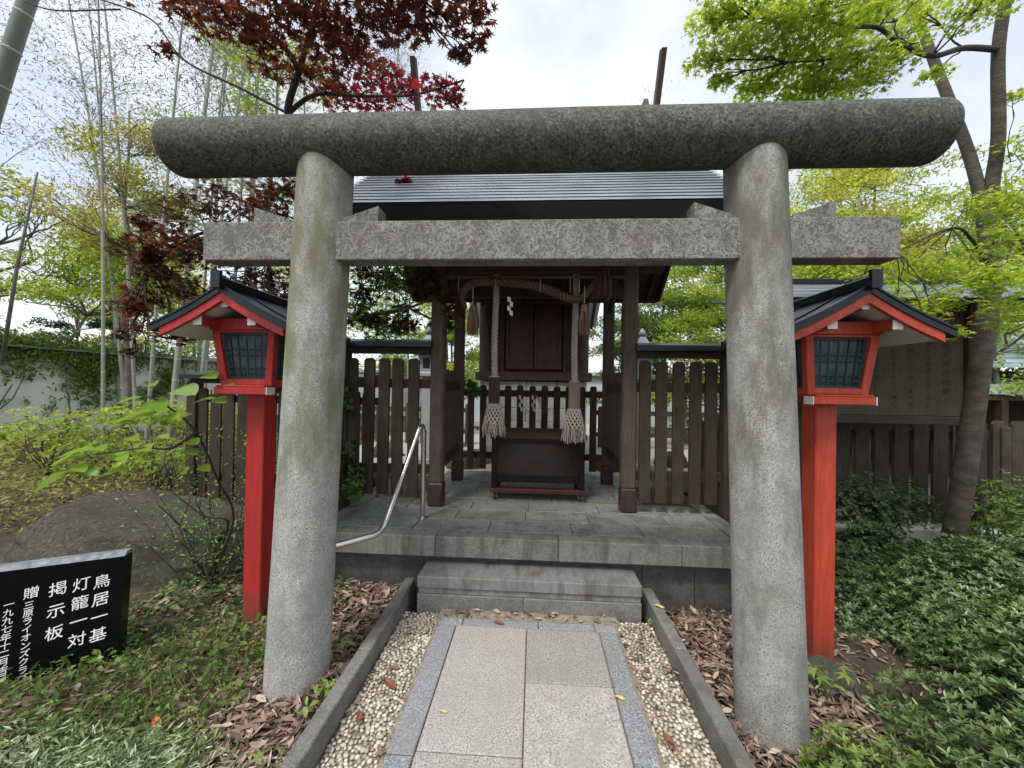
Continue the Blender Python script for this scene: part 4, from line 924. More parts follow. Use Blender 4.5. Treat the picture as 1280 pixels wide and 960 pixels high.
pads = [PD(*a) for a in (
    (245, 18, 2.6, .22, 'leaf_red', .9), (290, 25, 2.5, .24, 'leaf_red'), (330, 45, 2.5, .24, 'leaf_red'), (370, 15, 2.3, .28, 'leaf_red', 1.3), (410, 40, 2.4, .28, 'leaf_red', 1.3), (455, 25, 2.3, .28, 'leaf_red', 1.2), (500, 20, 2.3, .24, 'leaf_red'), (545, 15, 2.3, .22, 'leaf_red', .9), (590, 15, 2.2, .16, 'leaf_red', .7),
    (440, 70, 2.7, .30, 'leaf_red', 1.3), (400, 95, 2.9, .26, 'leaf_red'), (345, 85, 2.9, .20, 'leaf_red', .5), (480, 95, 3.0, .28, 'leaf_crimson'), (430, 120, 3.2, .28, 'leaf_crimson', 1.2), (500, 112, 3.3, .30, 'leaf_crimson', 1.2), (550, 110, 3.4, .24, 'leaf_crimson', 1.0), (565, 125, 3.4, .16, 'leaf_crimson', .6), (465, 128, 3.4, .3, 'leaf_crimson'), (205, 60, 2.9, .10, 'leaf_red', .25), (590, 55, 2.4, .10, 'leaf_red', .3), (575, 70, 2.4, .08, 'leaf_red', .2), (300, -30, 2.2, .3, 'leaf_red'), (400, -40, 2.1, .35, 'leaf_red', 1.2), (500, -35, 2.1, .3, 'leaf_red'))]
spray_tree(T, T, tips, pads, None, .044, 'maple7', 118, MT['bark_red'], name='crown')
tips = [at(330, 320, 3.4), at(260, 290, 3.3), at(190, 330, 3.3), at(440, 400, 3.6), at(510, 385, 3.35), at(556, 365, 3.2)]
pads = [PD(*a) for a in (
    (235, 255, 3.3, .26, 'leaf_bronze', .9), (280, 260, 3.3, .26, 'leaf_bronze'), (330, 245, 3.3, .24, 'leaf_red', .9), (355, 235, 3.4, .18, 'leaf_bronze', .8), (215, 300, 3.2, .24, 'leaf_red', .9), (250, 320, 3.3, .20, 'leaf_bronze', .8), (195, 345, 3.2, .20, 'leaf_bronze', .8), (175, 300, 3.1, .12, 'leaf_red', .4), (170, 385, 3.2, .12, 'leaf_red', .45), (155, 420, 3.3, .08, 'leaf_bronze', .25), (165, 440, 3.3, .09, 'leaf_bronze', .3),
    (310, 345, 3.6, .24, 'leaf_bronze'), (345, 350, 3.6, .20, 'leaf_red', .8), (350, 390, 3.8, .2, 'leaf_bronze', .8), (455, 355, 3.6, .22, 'leaf_bronze'), (490, 350, 3.4, .22, 'leaf_mid', .7), (450, 395, 3.7, .22, 'leaf_bronze'), (500, 385, 3.4, .20, 'leaf_mid', .6), (530, 350, 3.25, .17, 'leaf_bronze'), (552, 368, 3.15, .13, 'leaf_bronze', .9), (565, 390, 3.1, .09, 'leaf_bronze', .5), (470, 410, 3.7, .2, 'leaf_mid', .6), (505, 226, 3.3, .06, 'leaf_crimson', .35))]
for _ in range(14): pads.append(PD(rnd.uniform(150, 230), rnd.uniform(270, 420), rnd.uniform(3.1, 3.5), rnd.uniform(.09, .16), rnd.choice(('leaf_bronze', 'leaf_red')), rnd.uniform(.25, .5)))
for _ in range(26): pads.append(PD(rnd.uniform(195, 372), rnd.uniform(232, 420), rnd.uniform(3.2, 3.9), rnd.uniform(.13, .22), rnd.choice(('leaf_bronze', 'leaf_bronze', 'leaf_red')), rnd.uniform(.4, .9)))
for _ in range(16): pads.append(PD(rnd.uniform(440, 560), rnd.uniform(335, 415), rnd.uniform(3.3, 3.9), rnd.uniform(.10, .18), rnd.choice(('leaf_bronze', 'leaf_mid')), rnd.uniform(.4, .8)))
spray_tree(T, T, tips, pads, None, .046, 'maple7', 120, MT['bark_red'], name='crown', rmax=.008)
# the crown goes on above and towards the viewer
spray_tree(T, T, [at(420, -90, 2.1), at(250, -40, 2.2)], [((x, y, z), (.5, .45, .14), 'leaf_red', .7) for x, y, z in ((-2.2, 2.6, 4.6), (-1.5, 2.2, 4.5), (-.8, 2.0, 4.4), (-2.4, 1.7, 4.2), (-1.6, 1.4, 4.2), (-.9, 2.8, 4.9), (-1.8, 3.2, 5.0), (-2.9, 2.8, 4.7))], None, .050, 'maple7', 150, MT['bark_red'], name='crown')
# --- green maple on the right
T = thing('green_maple', (3.60, 3.55, 0), 'fresh green maple with a forked grey trunk right of the torii', 'tree')
f0 = at(1228, 240, 3.3)
limb(T, [(3.62, 3.62, -.15), (3.60, 3.55, .05), at(1204, 600, 3.42), at(1222, 480, 3.36), at(1238, 360, 3.32), at(1234, 290, 3.31), f0], .084, .050, MT['bark'], 'trunk', 16)
MB().lathe((3.61, 3.58, -.2), [(.15, 0), (.125, .14), (.10, .28), (.08, .42)], 14).build('root_flare', MT['bark'], T, True)
limb(T, [at(1234, 290, 3.31), at(1224, 240, 3.33), at(1212, 195, 3.35), at(1190, 135, 3.4), at(1165, 70, 3.5), at(1140, 0, 3.6), at(1120, -80, 3.7)], .043, .030, MT['bark'])
l2 = at(1248, 62, 3.15)
limb(T, [at(1235, 290, 3.31), at(1240, 230, 3.28), at(1248, 170, 3.22), l2, at(1262, -30, 3.05), at(1270, -120, 2.95)], .046, .032, MT['bark'])
lb = [l2, at(1205, 60, 3.0), at(1165, 70, 2.85), at(1125, 55, 2.7), at(1098, 35, 2.6), at(1060, 33, 2.5), at(1010, 20, 2.4)]
limb(T, lb, .022, .007, MT['bark_red'])
limb(T, [at(1120, 54, 2.7), at(1080, 65, 2.65), at(1030, 75, 2.6), at(985, 78, 2.55)], .011, .004, MT['bark_red'])
limb(T, [at(1236, 330, 3.3), at(1215, 300, 3.0), at(1190, 285, 2.8), at(1120, 315, 2.6)], .014, .005, MT['bark_red'])
limb(T, [at(1240, 310, 3.3), at(1262, 280, 3.0), at(1290, 330, 2.8)], .014, .006, MT['bark_red'])
tips = lb+[at(1080, 65, 2.65), at(1030, 75, 2.6), at(985, 78, 2.55), at(1140, 0, 3.6), at(1262, -30, 3.05)]
pads = [PD(*a) for a in (
    (890, 25, 2.5, .20, 'leaf_green', .7), (880, 75, 2.6, .14, 'leaf_green', .4), (930, 20, 2.5, .28, 'leaf_green'), (930, 65, 2.6, .26, 'leaf_green'), (975, 30, 2.4, .28, 'leaf_green', 1.2), (975, 85, 2.7, .28, 'leaf_green', 1.2), (1020, 20, 2.4, .28, 'leaf_green', 1.1), (1020, 65, 2.6, .28, 'leaf_green', 1.2), (1020, 105, 2.8, .26, 'leaf_green', 1.2), (950, 110, 2.8, .20, 'leaf_green', .8), (1065, 25, 2.6, .26, 'leaf_green', 1.1), (1065, 75, 2.7, .26, 'leaf_green', 1.1), (1075, 105, 2.9, .22, 'leaf_green', .9), (1105, 15, 2.9, .24, 'leaf_green', .9), (1115, 75, 2.8, .18, 'leaf_green', .6), (1150, 20, 3.1, .2, 'leaf_green', .6), (1130, 50, 3.0, .18, 'leaf_green', .5), (1170, 90, 3.2, .14, 'leaf_green', .3), (1225, 10, 2.6, .20, 'leaf_green', .6), (940, -30, 2.3, .3, 'leaf_green'), (1040, -30, 2.3, .3, 'leaf_green'), (1130, -30, 2.6, .3, 'leaf_green'), (1235, -30, 2.6, .25, 'leaf_green', .6), (1010, 118, 2.9, .22, 'leaf_green', .8), (900, 100, 2.7, .1, 'leaf_green', .25))]
spray_tree(T, T, tips, pads, None, .029, 'maple5', 430, MT['bark_red'], name='crown', spread=.5)
tips = [at(1190, 285, 2.8), at(1120, 315, 2.6), at(1262, 280, 3.0), at(1290, 330, 2.8), at(1238, 360, 3.3)]
pads = [PD(*a) for a in (
    (1030, 222, 4.2, .34, 'leaf_green', .8), (1075, 228, 4.2, .30, 'leaf_green', .7), (1120, 225, 4.2, .25, 'leaf_green', .4), (1010, 350, 4.2, .30, 'leaf_green', .7), (1060, 345, 4.0, .32, 'leaf_green', .8), (1100, 330, 3.4, .28, 'leaf_green', .8), (1140, 330, 3.0, .24, 'leaf_green', .9), (1175, 345, 2.9, .22, 'leaf_green', .8), (1120, 375, 2.9, .20, 'leaf_green', .7), (1150, 390, 2.7, .15, 'leaf_green', .6), (1178, 375, 2.7, .13, 'leaf_green', .6), (1195, 415, 2.6, .07, 'leaf_green', .25), (1215, 255, 2.9, .16, 'leaf_green', .5), (1255, 250, 2.8, .20, 'leaf_green', .7), (1262, 300, 2.8, .20, 'leaf_green', .7), (1255, 345, 2.6, .20, 'leaf_green', .8), (1268, 385, 2.7, .22, 'leaf_green', .8), (1230, 350, 2.6, .14, 'leaf_green', .6), (1272, 180, 3.2, .18, 'leaf_green', .5), (1265, 120, 3.2, .12, 'leaf_green', .3), (1300, 260, 2.8, .3, 'leaf_green'), (1300, 360, 2.7, .3, 'leaf_green'))]
spray_tree(T, T, tips, pads, None, .030, 'maple5', 340, MT['bark_red'], name='crown', spread=.4, rmax=.0035, r_tip=.003)
spray_tree(T, T, [at(1262, -30, 3.05), at(1140, 0, 3.6)], [((x, y, z), (.6, .55, .15), 'leaf_green', .6) for x, y, z in ((1.2, 2.6, 4.7), (1.9, 2.2, 4.7), (2.6, 2.0, 4.6), (2.2, 3.0, 5.2), (3.0, 2.8, 5.2), (3.6, 2.4, 4.9), (3.8, 3.6, 5.4), (2.9, 3.8, 5.6), (1.6, 1.5, 4.4))], None, .036, 'maple5', 330, MT['bark_red'], name='crown')
# --- trees further off
def far_tree(name, label, x, y, h, rx, mt, nb, nl, bark, size=.07, zc=.55, kind='rhomb', lean=0, klo=.28, group='trees beyond the shrine grounds'):
    t = thing(name, (x, y, gz(x, y)), label, 'tree', group); z0 = gz(x, y)
    top = Vector((x+lean, y, z0+h)); trunk = wander((x, y, z0-.15), top, .05, 8)
    MB().tube(trunk, taper(.025+h*.006, .015, 8), 8).build('trunk', bark, t, True)
    m = MB(); ctr = []
    for i in range(nb):
        k = rnd.uniform(klo, .98); b = trunk[min(7, int(k*7))]; a = rnd.uniform(0, 6.28); rr = rx*rnd.uniform(.35, 1.0)*(1.15-.55*abs(k-zc)/.6)
        e = b + Vector((math.cos(a)*rr, math.sin(a)*rr, rnd.uniform(.05, .55)*rr+.1)); pts = wander(b, e, .16, 6); m.tube(pts, taper(.012+.004*h*(1-k), .006, 6), 5)
        ctr.append(e); ctr.append(pts[4])
        for _ in range(2):
            e2 = pts[3] + Vector((rnd.uniform(-1, 1), rnd.uniform(-1, 1), rnd.uniform(-.1, .8)))*rx*.35; m.tube(wander(pts[2], e2, .15, 5), taper(.010, .004, 5), 4); ctr.append(e2)
    tag(m.build('limbs', bark, t, True), kind='stuff')
    n = int(nl*2.6/len(ctr)); q = np.concatenate([pad_pts(c, (rx*.24*rnd.uniform(.6, 1.2), rx*.24*rnd.uniform(.6, 1.2), rx*.10), n) for c in ctr]); N = len(q)
    tone = np.clip(np.repeat(RNG.normal(.5, .18, len(ctr)), n)+RNG.normal(0, .2, N), 0, 1)
    leaves('crown', MT[mt], t, q, RNG.uniform(.6, 1.3, N)*size*.58, kind, up_normals(N, .7), None, tone)
BT = [('leafy_tree', 'lime green tree beyond the white wall at the left', -10.9, 8.6, 5.0, 2.2, 'leaf_lime', 28, 7000, 'bark_grey', .085, .55),
      ('leafy_tree', 'yellow green tree with pale bare limbs left of the bamboo', -8.6, 7.6, 7.0, 1.8, 'leaf_yellow', 24, 4200, 'bark_grey', .075, .50),
      ('leafy_tree', 'bushy lime tree low behind the left wall', -11.6, 12.5, 4.6, 2.2, 'leaf_lime', 20, 4200, 'bark_grey', .09, .5),
      ('leafy_tree', 'dark evergreen standing behind the ivy on the wall', -12.2, 9.6, 3.1, 1.1, 'leaf_dark', 18, 3800, 'bark', .075),
      ('leafy_tree', 'pale green tree above the left end of the torii lintel', -6.3, 8.7, 9.8, 2.0, 'leaf_lime', 22, 2600, 'bark_grey', .085, .62),
      ('leafy_tree', 'green tree seen between the left picket fence and the hall', -2.6, 11.5, 4.2, 1.8, 'leaf_lime', 18, 3800, 'bark_grey', .085),
      ('leafy_tree', 'green tree just right of the hall roof', 3.3, 10.2, 4.3, 1.7, 'leaf_mid', 26, 5200, 'bark', .085),
      ('leafy_tree', 'yellow green tree right of the hall beyond the picket fence', 4.6, 12.2, 6.0, 2.0, 'leaf_yellow', 26, 5200, 'bark_grey', .095),
      ('leafy_tree', 'slender lime tree behind the right torii leg', 5.4, 9.4, 5.4, 1.7, 'leaf_lime', 22, 4200, 'bark_grey', .085),
      ('leafy_tree', 'tall yellowish tree behind the end of the tie beam', 8.3, 11.0, 7.6, 2.4, 'leaf_yellow', 30, 6500, 'bark_grey', .095),
      ('leafy_tree', 'orange tinged tree behind the right lantern', 6.9, 8.4, 4.9, 1.7, 'leaf_yellow', 24, 4200, 'bark_grey', .08),
      ('leafy_tree', 'lime green tree at the far right edge', 11.2, 9.2, 6.2, 2.4, 'leaf_lime', 26, 5200, 'bark_grey', .09),
      ('leafy_tree', 'mid green tree beyond the far right building', 14.5, 13.0, 7.0, 2.8, 'leaf_mid', 26, 5200, 'bark', .11),
      ('leafy_tree', 'dark green tree far behind the inner shrine', .6, 17.5, 5.5, 2.6, 'leaf_mid', 24, 4500, 'bark', .12),
      ('leafy_tree', 'lime tree far behind the left stone lantern', -5.6, 15.5, 6.0, 2.4, 'leaf_lime', 22, 3600, 'bark_grey', .11),
      ('leafy_tree', 'pale tree far left behind the wall top', -16.0, 15.0, 7.5, 3.0, 'leaf_yellow', 24, 4000, 'bark_grey', .12)]
BT += [('leafy_tree', 'lime tree filling the gap between right leg and notice board roof', 3.9, 8.0, 4.6, 1.5, 'leaf_lime', 24, 4600, 'bark_grey', .08),
       ('leafy_tree', 'yellow green tree rising behind the notice board', 5.6, 7.0, 5.0, 1.5, 'leaf_lime', 24, 4600, 'bark_grey', .075),
       ('leafy_tree', 'light tree beyond the end of the right fence', 8.4, 7.4, 5.6, 1.9, 'leaf_lime', 24, 4600, 'bark_grey', .08),
       ('leafy_tree', 'yellowish tree high behind the maple fork', 10.0, 12.0, 9.0, 2.8, 'leaf_yellow', 30, 6500, 'bark_grey', .10),
       ('leafy_tree', 'pale leafed tree behind the tie beam right end', 6.0, 11.5, 7.2, 2.2, 'leaf_yellow', 28, 5600, 'bark_grey', .09),
       ('leafy_tree', 'lime tree low behind the bamboo', -8.2, 13.2, 5.0, 2.0, 'leaf_lime', 20, 3000, 'bark_grey', .09, .5)]
BT += [('leafy_tree', 'low lime tree in the yard seen left of the inner shrine', -2.0, 9.4, 3.4, 1.3, 'leaf_lime', 20, 3600, 'bark_grey', .075),
       ('leafy_tree', 'low green tree in the yard seen right of the inner shrine', 2.6, 11.2, 3.8, 1.5, 'leaf_mid', 22, 4200, 'bark', .08)]
for a in BT:
    far_tree(a[0], a[1], a[2], a[3], a[4], a[5], a[6], a[7], a[8], MT[a[9]], a[10], klo=a[11] if len(a) > 11 else .28)
# bare trees above the wall
def bare_tree(x, y, h, label):
    t = thing('bare_tree', (x, y, gz(x, y)), label, 'tree', 'bare trees beyond the wall'); m = MB(); tr = wander((x, y, 0), (x+rnd.uniform(-.6, .6), y, h), .08, 8)
    MB().tube(tr, taper(.10, .02, 8), 8).build('trunk', MT['bark_grey'], t, True)
    def grow(p, d, L, r, k):
        e = p+d*L; pts = wander(p, e, .15, 5); m.tube(pts, taper(r, r*.5, 5), 5 if k < 2 else 4)
        if k < 4:
            for _ in range(3 if k < 3 else 4):
                nd = (d+Vector((rnd.uniform(-1, 1), rnd.uniform(-1, 1), rnd.uniform(-.2, .9)))*.75).normalized(); grow(pts[rnd.choice((2, 3, 4))], nd, L*rnd.uniform(.5, .75), r*.55, k+1)
    for i in range(7): a = rnd.uniform(0, 6.28); grow(tr[rnd.choice((2, 3, 4, 5, 6))], Vector((math.cos(a)*.8, math.sin(a)*.8, .7)).normalized(), h*.28, .045, 1)
    m.build('limbs', MT['bark_grey'], t, True)
bare_tree(-11.8, 7.4, 4.6, 'bare branched tree leaning over the wall at the far left'); bare_tree(-13.0, 11.5, 6.0, 'bare grey tree behind the lime foliage'); bare_tree(9.6, 12.8, 6.5, 'thin bare tree among the yellow foliage on the right')
# ------------------------------------------------------------------ bamboo
def bamboo(x, y, h, r, lean, label, mat='bamboo', twigs=420, zt=.35):
    t = thing('bamboo', (x, y, gz(x, y)), label, 'bamboo', 'bamboo grove left of the shrine'); z0 = gz(x, y)-.1
    def C(k): return Vector((x+lean[0]*k+lean[0]*.6*k*k, y+lean[1]*k, z0+h*k))
    nn = max(8, int(h/.30)); m = MB(); nd = MB()
    pts = []; rad = []
    for i in range(nn+1):
        k = i/nn; pts.append(C(k)); rad.append(r*(1-.72*k))
        if i and i < nn and k < .8: nd.tube([C(k-.012/h*1.0), C(k), C(k+.012/h)], [r*(1-.72*k)*1.0, r*(1-.72*k)*1.13, r*(1-.72*k)*1.0], 10, False)
    m.tube(pts, rad, 12); m.build('culm', MT[mat], t, True); nd.build('nodes', MT['node'], t, True); t.children[-1]['kind'] = 'stuff'
    if twigs:
        tw = MB(); Q = []; D = []
        for i in range(int(16+h*2)):
            k = rnd.uniform(zt, 1); b = C(k); a = rnd.uniform(0, 6.28); L = rnd.uniform(.7, 1.9)*(1.25-.6*k); e = b+Vector((math.cos(a)*L*.8, math.sin(a)*L*.8, L*rnd.uniform(.1, .8)))
            pt = bez(b, b.lerp(e, .5)+Vector((0, 0, .25*L)), e, 6); tw.tube(pt, taper(.0055, .0016, 6), 4)
            for _ in range(int(twigs/(16+h*2))):
                p = pt[rnd.choice((2, 3, 4, 5))]+Vector((rnd.gauss(0, .16), rnd.gauss(0, .16), rnd.gauss(0, .14))); Q.append(tuple(p)); D.append((rnd.gauss(0, .7), rnd.gauss(0, .7), rnd.gauss(-.25, .6)))
        tag(tw.build('twigs', MT['bamboo_leaf_twig'], t), kind='stuff'); n = len(Q)
        leaves('foliage', MT['bamboo_leaf'], t, np.array(Q), RNG.uniform(.020, .048, n), 'slim', None, np.array(D))
MT['bamboo_leaf_twig'] = plain('bamboo_twig_bark', (.19, .18, .15), .8)
BL = [(-5.35, 5.35, 10, .062, (.5, .2), 'bamboo culm leaning right past the left lantern'), (-6.9, 6.5, 9.5, .050, (.35, .1), 'bamboo culm in front of the ivy, nearest the left fence'), (-6.1, 6.6, 11, .050, (.9, 0), 'second bamboo culm left of the fence end'), (-6.3, 7.0, 10, .045, (.3, 0), 'pale green bamboo culm close beside the fence end'), (-6.6, 7.9, 11, .06, (.2, .3), 'straight bamboo culm behind the fence end'), (-5.9, 7.6, 11, .055, (.1, 0), 'bamboo culm just left of the lantern eave'), (-7.2, 9.0, 11, .06, (.3, 0), 'thin bamboo culm far behind the lantern'), (-5.1, 8.4, 11.5, .055, (-.2, 0), 'bamboo culm showing under the lantern roof'), (-4.6, 7.8, 11, .05, (.2, .2), 'bamboo culm between lantern and torii leg'), (-8.9, 8.0, 11, .055, (-1.2, 0), 'bamboo culm bending left over the wall'), (-7.6, 7.0, 12, .045, (-1.0, .2), 'thin bamboo culm bending left in front of the wall'), (-9.4, 10.2, 12, .06, (.5, 0), 'bamboo culm deep in the grove'), (-8.0, 10.8, 12, .06, (-.4, 0), 'bamboo culm at the back of the grove'), (-6.4, 10.6, 12, .055, (.4, 0), 'bamboo culm far behind the left lantern ridge'), (-7.0, 5.9, 10.5, .040, (-.5, .3), 'slender bamboo culm left of the ivy wall gap'), (-9.6, 6.2, 11, .05, (-.3, 0), 'bamboo culm at the far left beside the wall'), (-4.1, 10.2, 12, .055, (.2, 0), 'bamboo culm behind the red maple'), (-3.0, 9.2, 10.5, .05, (-.3, 0), 'bamboo culm seen through the maple behind the left fence'), (-10.0, 8.8, 12, .05, (-.8, 0), 'bamboo culm against the wall under the lime tree')]
for a in BL: bamboo(*a[:3], a[3]*.72, *a[4:6], twigs=2500)
bamboo(-5.62, 3.0, 9.5, .085, (2.0, 0), 'thick grey bamboo culm slanting across the upper left corner', 'bamboo_dark', 500, .62)
for x, y, h, lab in ((2.2, 9.2, 8, 'bamboo culm right of the inner shrine'), (2.55, 10.0, 9, 'bamboo culm behind the right stone lantern')): bamboo(x, y, h, .045, (.2, 0), lab, twigs=400)
# a dark leaning stake at the left edge
s_ = MB().tube([at(2, 455, 4.6), at(22, 330, 4.6), at(47, 215, 4.6)], [.022, .018, .010], 8).build('bamboo_stake', MT['bark_grey'], base=tuple(at(2, 455, 4.6)), smooth=True); tag(s_, 'thin dark leaning stake at the left edge before the wall', 'stake')
# ------------------------------------------------------------------ walls and buildings further off
w = thing('garden_wall', (-10.2, 9, 0), 'long white plaster wall with ivy at the far left', 'wall')
MB().box(-10.45, -10.15, 2.0, 16.4, -.6, 2.12).build('wall_body', MT['plaster'], w)
MB().prism([(-10.62, 2.125), (-9.98, 2.125), (-9.98, 2.15), (-10.3, 2.27), (-10.62, 2.15)], 1, 1.9, 16.4).build('coping', MT['tile'], w)
w = thing('back_wall', (1, 16.5, 0), 'pale wall closing the yard far behind the shrine', 'wall')
MB().box(-10.1, 16, 16.41, 16.7, -.3, 2.0).build('wall_body', plain('back_wall_paint', (.50, .56, .60), .8, var=.1, scale=1.5), w)
MB().prism([(16.25, 2.005), (16.86, 2.005), (16.86, 2.03), (16.55, 2.16), (16.25, 2.03)], 0, -9.9, 16.2).build('coping', MT['tile'], w)
# inner yard fence posts seen through the pickets
fence('yard_fence', 'low pale fence in the yard left of the inner shrine', 7.6, [-4.3+.3*i for i in range(11)], .10, .03, .35, 1.15, ((1.02, .09), (.6, .08)), MT['wood_far'], MT['wood_far'], 'low yard fences', zg=.3)
fence('yard_fence', 'low pale fence in the yard right of the inner shrine', 7.6, [1.3+.3*i for i in range(11)], .10, .03, .35, 1.15, ((1.02, .09), (.6, .08)), MT['wood_far'], MT['wood_far'], 'low yard fences', zg=.3)
b = thing('side_building', (11, 8.3, 0), 'low building with pale blue metal roofs at the far right', 'building')
MB().box(7.9, 16, 8.0, 11, -.1, 1.95).build('wall', MT['wood_dark'], b)
MB().prism([(7.35, 1.98), (7.35, 2.05), (9.5, 2.95), (9.5, 2.88)], 0, 7.6, 17).build('roof', MT['roof_cyan'], b)
for k in range(5): y = 7.36+k*.28; MB().box(7.59, 17.01, y, y+.02, 2.05+(y-7.35)*.4186-.01, 2.05+(y-7.35)*.4186+.016).build('roof_seam', MT['tile'], b)
MB().prism([(6.75, 1.50), (6.75, 1.55), (8.0, 1.78), (8.0, 1.73)], 0, 7.4, 17).build('porch_roof', MT['roof_cyan'], b)
MB().box(7.4, 17, 6.78, 6.84, 1.40, 1.50).build('porch_beam', MT['wood_darkx'], b)
for x in (7.7, 9.6, 11.5): MB().box(x-.05, x+.05, 6.76, 6.86, -.1, 1.40).build('porch_post', MT['wood_dark'], b)
# ------------------------------------------------------------------ boulder
def boulder(c, r, label, seed, mat='rock', flat=.55, parts=3):
    from mathutils import noise
    m = bpy.data.meshes.new('boulder'); import bmesh
    bm = bmesh.new(); bmesh.ops.create_icosphere(bm, subdivisions=5, radius=1)
    rr = random.Random(int(seed*100)); cuts = [(Vector((.10, -.20, 1)), flat), (Vector((.25, -1, .30)), .74), (Vector((-1, -.25, .45)), .80), (Vector((1, -.3, .5)), .78), (Vector((-.45, -.8, .75)), .80), (Vector((.55, -.7, .9)), .76)]
    for _ in range(5): cuts.append((Vector((rr.uniform(-1, 1), rr.uniform(-1, .4), rr.uniform(.1, 1))), rr.uniform(.78, .92)))
    for v in bm.verts:
        q = v.co.copy()
        for n, o in cuts:                              # broken faces
            n = n.normalized(); e = q.dot(n)-o
            if e > 0: q -= n*e*.97
        p = q*1.0
        q = q*(1+.07*noise.noise(p*2.2+Vector((0, seed, 0)))+.10*abs(noise.noise(Vector((p.x*1.6, p.y*3, p.z*7))+Vector((seed, 0, 0))))+.035*noise.noise(p*6)+.018*noise.noise(p*15))
        v.co = Vector((q.x*r[0], q.y*r[1], q.z*r[2]))
    bm.to_mesh(m); bm.free()
    for p in m.polygons: p.use_smooth = True
    m.set_sharp_from_angle(angle=R(24)); m.materials.append(MT[mat]); o = bpy.data.objects.new('boulder', m); COL.objects.link(o); o.location = c; tag(o, label, 'rock'); return o
o = boulder((-3.22, 3.05, -.05), (1.16, .60, .66), 'broad mossy boulder behind the black stone slab', 3.1, flat=.66)
o.rotation_euler = (R(-6), R(3), R(8))
boulder((3.0, 3.75, .02), (.42, .22, .18), 'mossy stone under the fence behind the right lantern', 5.7)
boulder((1.62, 2.18, -.08), (.16, .13, .14), 'mossy stone beside the right torii leg', 1.7)
for i, (x, y, lab) in enumerate(((-.98, 5.5, 'dark garden stone left of the plinth'), (1.15, 5.6, 'dark garden stone right of the plinth'), (2.1, 6.0, 'garden stone behind the right picket fence'), (-2.4, 6.2, 'garden stone behind the left picket fence'))): boulder((x, y, .36), (.28, .2, .25), lab, 2.2+i)
# ------------------------------------------------------------------ shrubs
def shrub(name, label, blobs, mt, n, size, group, kind='oval', stems=True, tone_up=.0):
    """blobs: (x, y, z, rx, ry, rz); leaf rosettes over and inside the blobs"""
    c0 = blobs[0]; t = thing(name, (c0[0], c0[1], gz(c0[0], c0[1])), label, 'shrub', group)
    P = []; N = []; TN = []; tot = sum(b[3]*b[4] for b in blobs)
    for x, y, z, rx, ry, rz in blobs:
        k = int(n*rx*ry/tot/6)
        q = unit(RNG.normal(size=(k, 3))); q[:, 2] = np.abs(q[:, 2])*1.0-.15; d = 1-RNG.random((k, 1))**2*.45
        lump = 1+.14*np.sin(q[:, :1]*7+x*9)+.12*np.sin(q[:, 1:2]*8+y*7)+.10*np.sin(q[:, 2:]*9+z*5)
        c = q*np.array([rx, ry, rz])*d*lump+np.array([x, y, z])
        nm = unit(q*np.array([1/rx, 1/ry, 1/rz])); nm[:, 2] += .7; nm = unit(nm+RNG.normal(size=(k, 3))*.35)
        for j in range(6):
            a = RNG.normal(size=(k, 3)); a = unit(a-nm*(a*nm).sum(1, keepdims=True)); tip = a+nm*.55
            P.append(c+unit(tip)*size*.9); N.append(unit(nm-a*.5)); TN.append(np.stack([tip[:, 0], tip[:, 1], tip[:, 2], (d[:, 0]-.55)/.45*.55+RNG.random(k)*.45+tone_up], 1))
    P = np.concatenate(P); N = np.concatenate(N); TN = np.concatenate(TN); kk = len(P)
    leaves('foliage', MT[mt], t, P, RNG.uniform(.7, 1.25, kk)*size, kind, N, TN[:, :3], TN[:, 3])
    if stems:
        m = MB()
        for x, y, z, rx, ry, rz in blobs:
            for _ in range(9): a = rnd.uniform(0, 6.28); r = rnd.uniform(.3, .85); m.tube(wander((x+rnd.uniform(-.06, .06), y+rnd.uniform(-.06, .06), gz(x, y)-.03), (x+rx*r*math.cos(a), y+ry*r*math.sin(a), z+rz*.55), .12, 5), taper(.009, .003, 5), 4)
        tag(m.build('stems', MT['bark_red'], t), kind='stuff')
    return t
G = 'clipped azalea shrubs on the right'
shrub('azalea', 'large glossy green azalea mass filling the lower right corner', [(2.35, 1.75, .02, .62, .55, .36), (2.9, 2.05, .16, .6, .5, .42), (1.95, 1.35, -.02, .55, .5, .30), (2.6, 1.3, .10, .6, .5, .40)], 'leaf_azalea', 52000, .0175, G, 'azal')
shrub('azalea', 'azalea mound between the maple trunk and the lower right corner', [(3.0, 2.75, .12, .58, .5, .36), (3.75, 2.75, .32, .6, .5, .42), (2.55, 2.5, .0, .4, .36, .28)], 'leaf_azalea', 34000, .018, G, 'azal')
shrub('azalea', 'light green azalea mound at the right edge beside the maple trunk', [(4.45, 3.2, .42, .55, .5, .42), (5.0, 3.5, .45, .6, .5, .45), (4.3, 3.8, .35, .4, .35, .42)], 'leaf_box', 18000, .019, G, 'azal')
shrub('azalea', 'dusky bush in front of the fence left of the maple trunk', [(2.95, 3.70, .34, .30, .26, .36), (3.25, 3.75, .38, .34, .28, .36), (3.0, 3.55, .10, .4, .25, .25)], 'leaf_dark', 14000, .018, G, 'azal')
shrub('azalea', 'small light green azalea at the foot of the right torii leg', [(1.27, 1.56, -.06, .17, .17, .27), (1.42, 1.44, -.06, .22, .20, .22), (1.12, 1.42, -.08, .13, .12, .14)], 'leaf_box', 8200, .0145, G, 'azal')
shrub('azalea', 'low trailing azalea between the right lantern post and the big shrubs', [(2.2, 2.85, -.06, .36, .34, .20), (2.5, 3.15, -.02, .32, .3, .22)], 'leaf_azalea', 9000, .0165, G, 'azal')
G2 = 'light shrubs before the white wall'
